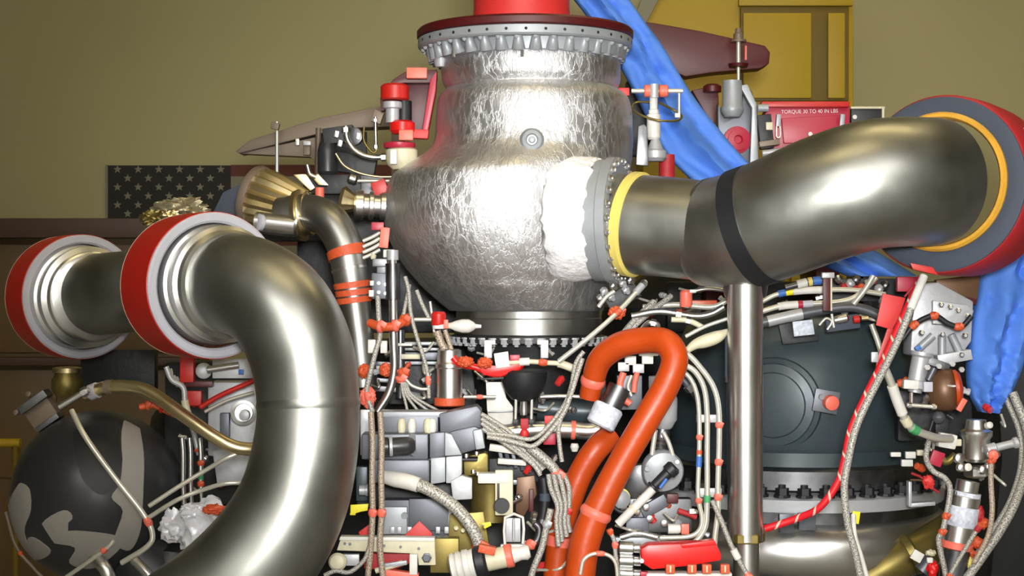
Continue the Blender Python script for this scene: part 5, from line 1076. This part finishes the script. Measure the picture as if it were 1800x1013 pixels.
box('nub', 1634, 985, 3.96, 10, 9, 8, 'white', t); lathe('elbow', (1620, 1005, 4.0), D(.5, -.6, 0), [(0, 14), (30, 12)], 'alu', t, 18)
t = thing('chamber_side_clips', 'white clips and red leads at the right edge of the chamber', 'clip', 1610, 815, 4.2)
for x, y, w_, h_ in ((1600,800,18,12),(1618,796,14,10),(1594,814,20,12),(1574,799,18,8)): box('clip', x, y, 4.18, w_, h_, 10, 'white' if w_ > 14 else 'cream', t)
tube('red_lead', Path([(1602,832),(1620,840),(1636,856),(1650,866)], 2.5, 4.15), 'redrib', t, 8); tube('brown_lead', Path([(1600,844),(1622,846),(1640,862)], 2, 4.15), 'brown', t, 8); tube('black_wire', Path([(1640,740),(1630,775),(1632,800)], 3, 4.0), 'blackrub', t, 8)
box('angle_bracket', 1598, 868, 4.2, 6, 44, 20, 'alulight', t); box('angle_bracket', 1620, 886, 4.2, 44, 7, 20, 'alulight', t, roll=-4)
t = thing('olive_duct', 'ochre stained pipe under the manifold at the lower right', 'pipe', 1600, 980, 4.3)
tube('pipe', Path([(1520,1020,4.25),(1580,985,4.25),(1630,960,4.28),(1680,930,4.35)], 34, n=6), 'olive', t, 28); lathe('collar', (1600, 975, 4.24), D(.8, -.4, 0), [(-6, 36), (6, 37), (10, 34)], 'olive', t, 28)

# ------------------------------------------------------------------ small unions and jumper wires in the gaps
rnd = random.Random(21)
zones = [('among the tubing between downcomer pipe and canister', 650, 790, 596, 712, 4.12, 4.2, 11),
         ('in the shadow under the lower flange', 800, 1020, 604, 735, 4.12, 4.22, 13),
         ('around the dark valve pack below the round cap', 1075, 1275, 870, 956, 3.9, 4.0, 12),
         ('on the dark frame around the brown canister', 1585, 1760, 650, 860, 4.08, 4.18, 14),
         ('behind the olive tube beside the big elbow', 290, 435, 640, 880, 4.1, 4.2, 12),
         ('under the right duct above the chamber', 1110, 1560, 500, 560, 4.3, 4.4, 14),
         ('between cream housing and grey cable trunk', 880, 1000, 800, 1005, 3.9, 3.98, 12)]
UM = []
ORD = 'first second third fourth fifth sixth seventh eighth ninth tenth eleventh twelfth thirteenth fourteenth'.split()
for m, k_ in (('bright', 6), ('alulight', 6), ('dkmetal', 12), ('tie', 12), ('redpaint', 8)):
    o = lathe('union_fitting', (900, 506, 4.0), UP, [(-9, 3), (-5, 3.4), (-5, 6), (1, 6), (1, 4.4), (5, 4.4), (5, 5.4), (9, 5.4), (10, 3)], m, None, k_, angle=25)
    UM.append(o.data); bpy.data.objects.remove(o)
for zi, (where, x0, x1, y0, y1, Ya, Yb, n_) in enumerate(zones):
    for i in range(n_):
        fx = (i+.5)/n_; x = x0+(x1-x0)*((i*0.618+.13*zi) % 1); y = y0+(y1-y0)*fx; Y = Ya+(Yb-Ya)*rnd.random()
        me = UM[(0, 1, 0, 2, 3, 1, 0, 4, 2, 1)[(i+zi) % 10]]
        o = inst('union_fitting', me, P(x, y, Y), D(rnd.uniform(-1, 1), rnd.uniform(-1, 1), rnd.uniform(-.6, .3)), rnd.uniform(.8, 1.35), None, rnd.random()*3)
        tag(o, ('bright', 'pale', 'bright', 'dark', 'orange', 'pale', 'bright', 'red', 'dark', 'pale')[(i+zi) % 10]+' small union, '+ORD[i]+' from top, '+where, 'fitting', 'small unions '+where)
    for i in range(4):
        xa, ya = rnd.uniform(x0, x1), y0+(y1-y0)*(i+.5)/4; xb, yb = min(x1, max(x0, xa+rnd.uniform(-70, 70))), min(y1, max(y0, ya+rnd.uniform(-.12, .12)*(y1-y0)))
        o, _ = cable('jumper_wire', ('uppermost', 'second', 'third', 'lowest')[i]+' thin grey jumper wire '+where, 'wire', [(xa, ya, Ya-.01), ((xa+xb)/2+rnd.uniform(-15, 15), (ya+yb)/2+rnd.uniform(4, 16), Ya-.03), (xb, yb, Ya)], rnd.uniform(2, 3), rnd.choice(('wire', 'cable', 'bright')), None, group='jumper wires '+where, k=8)
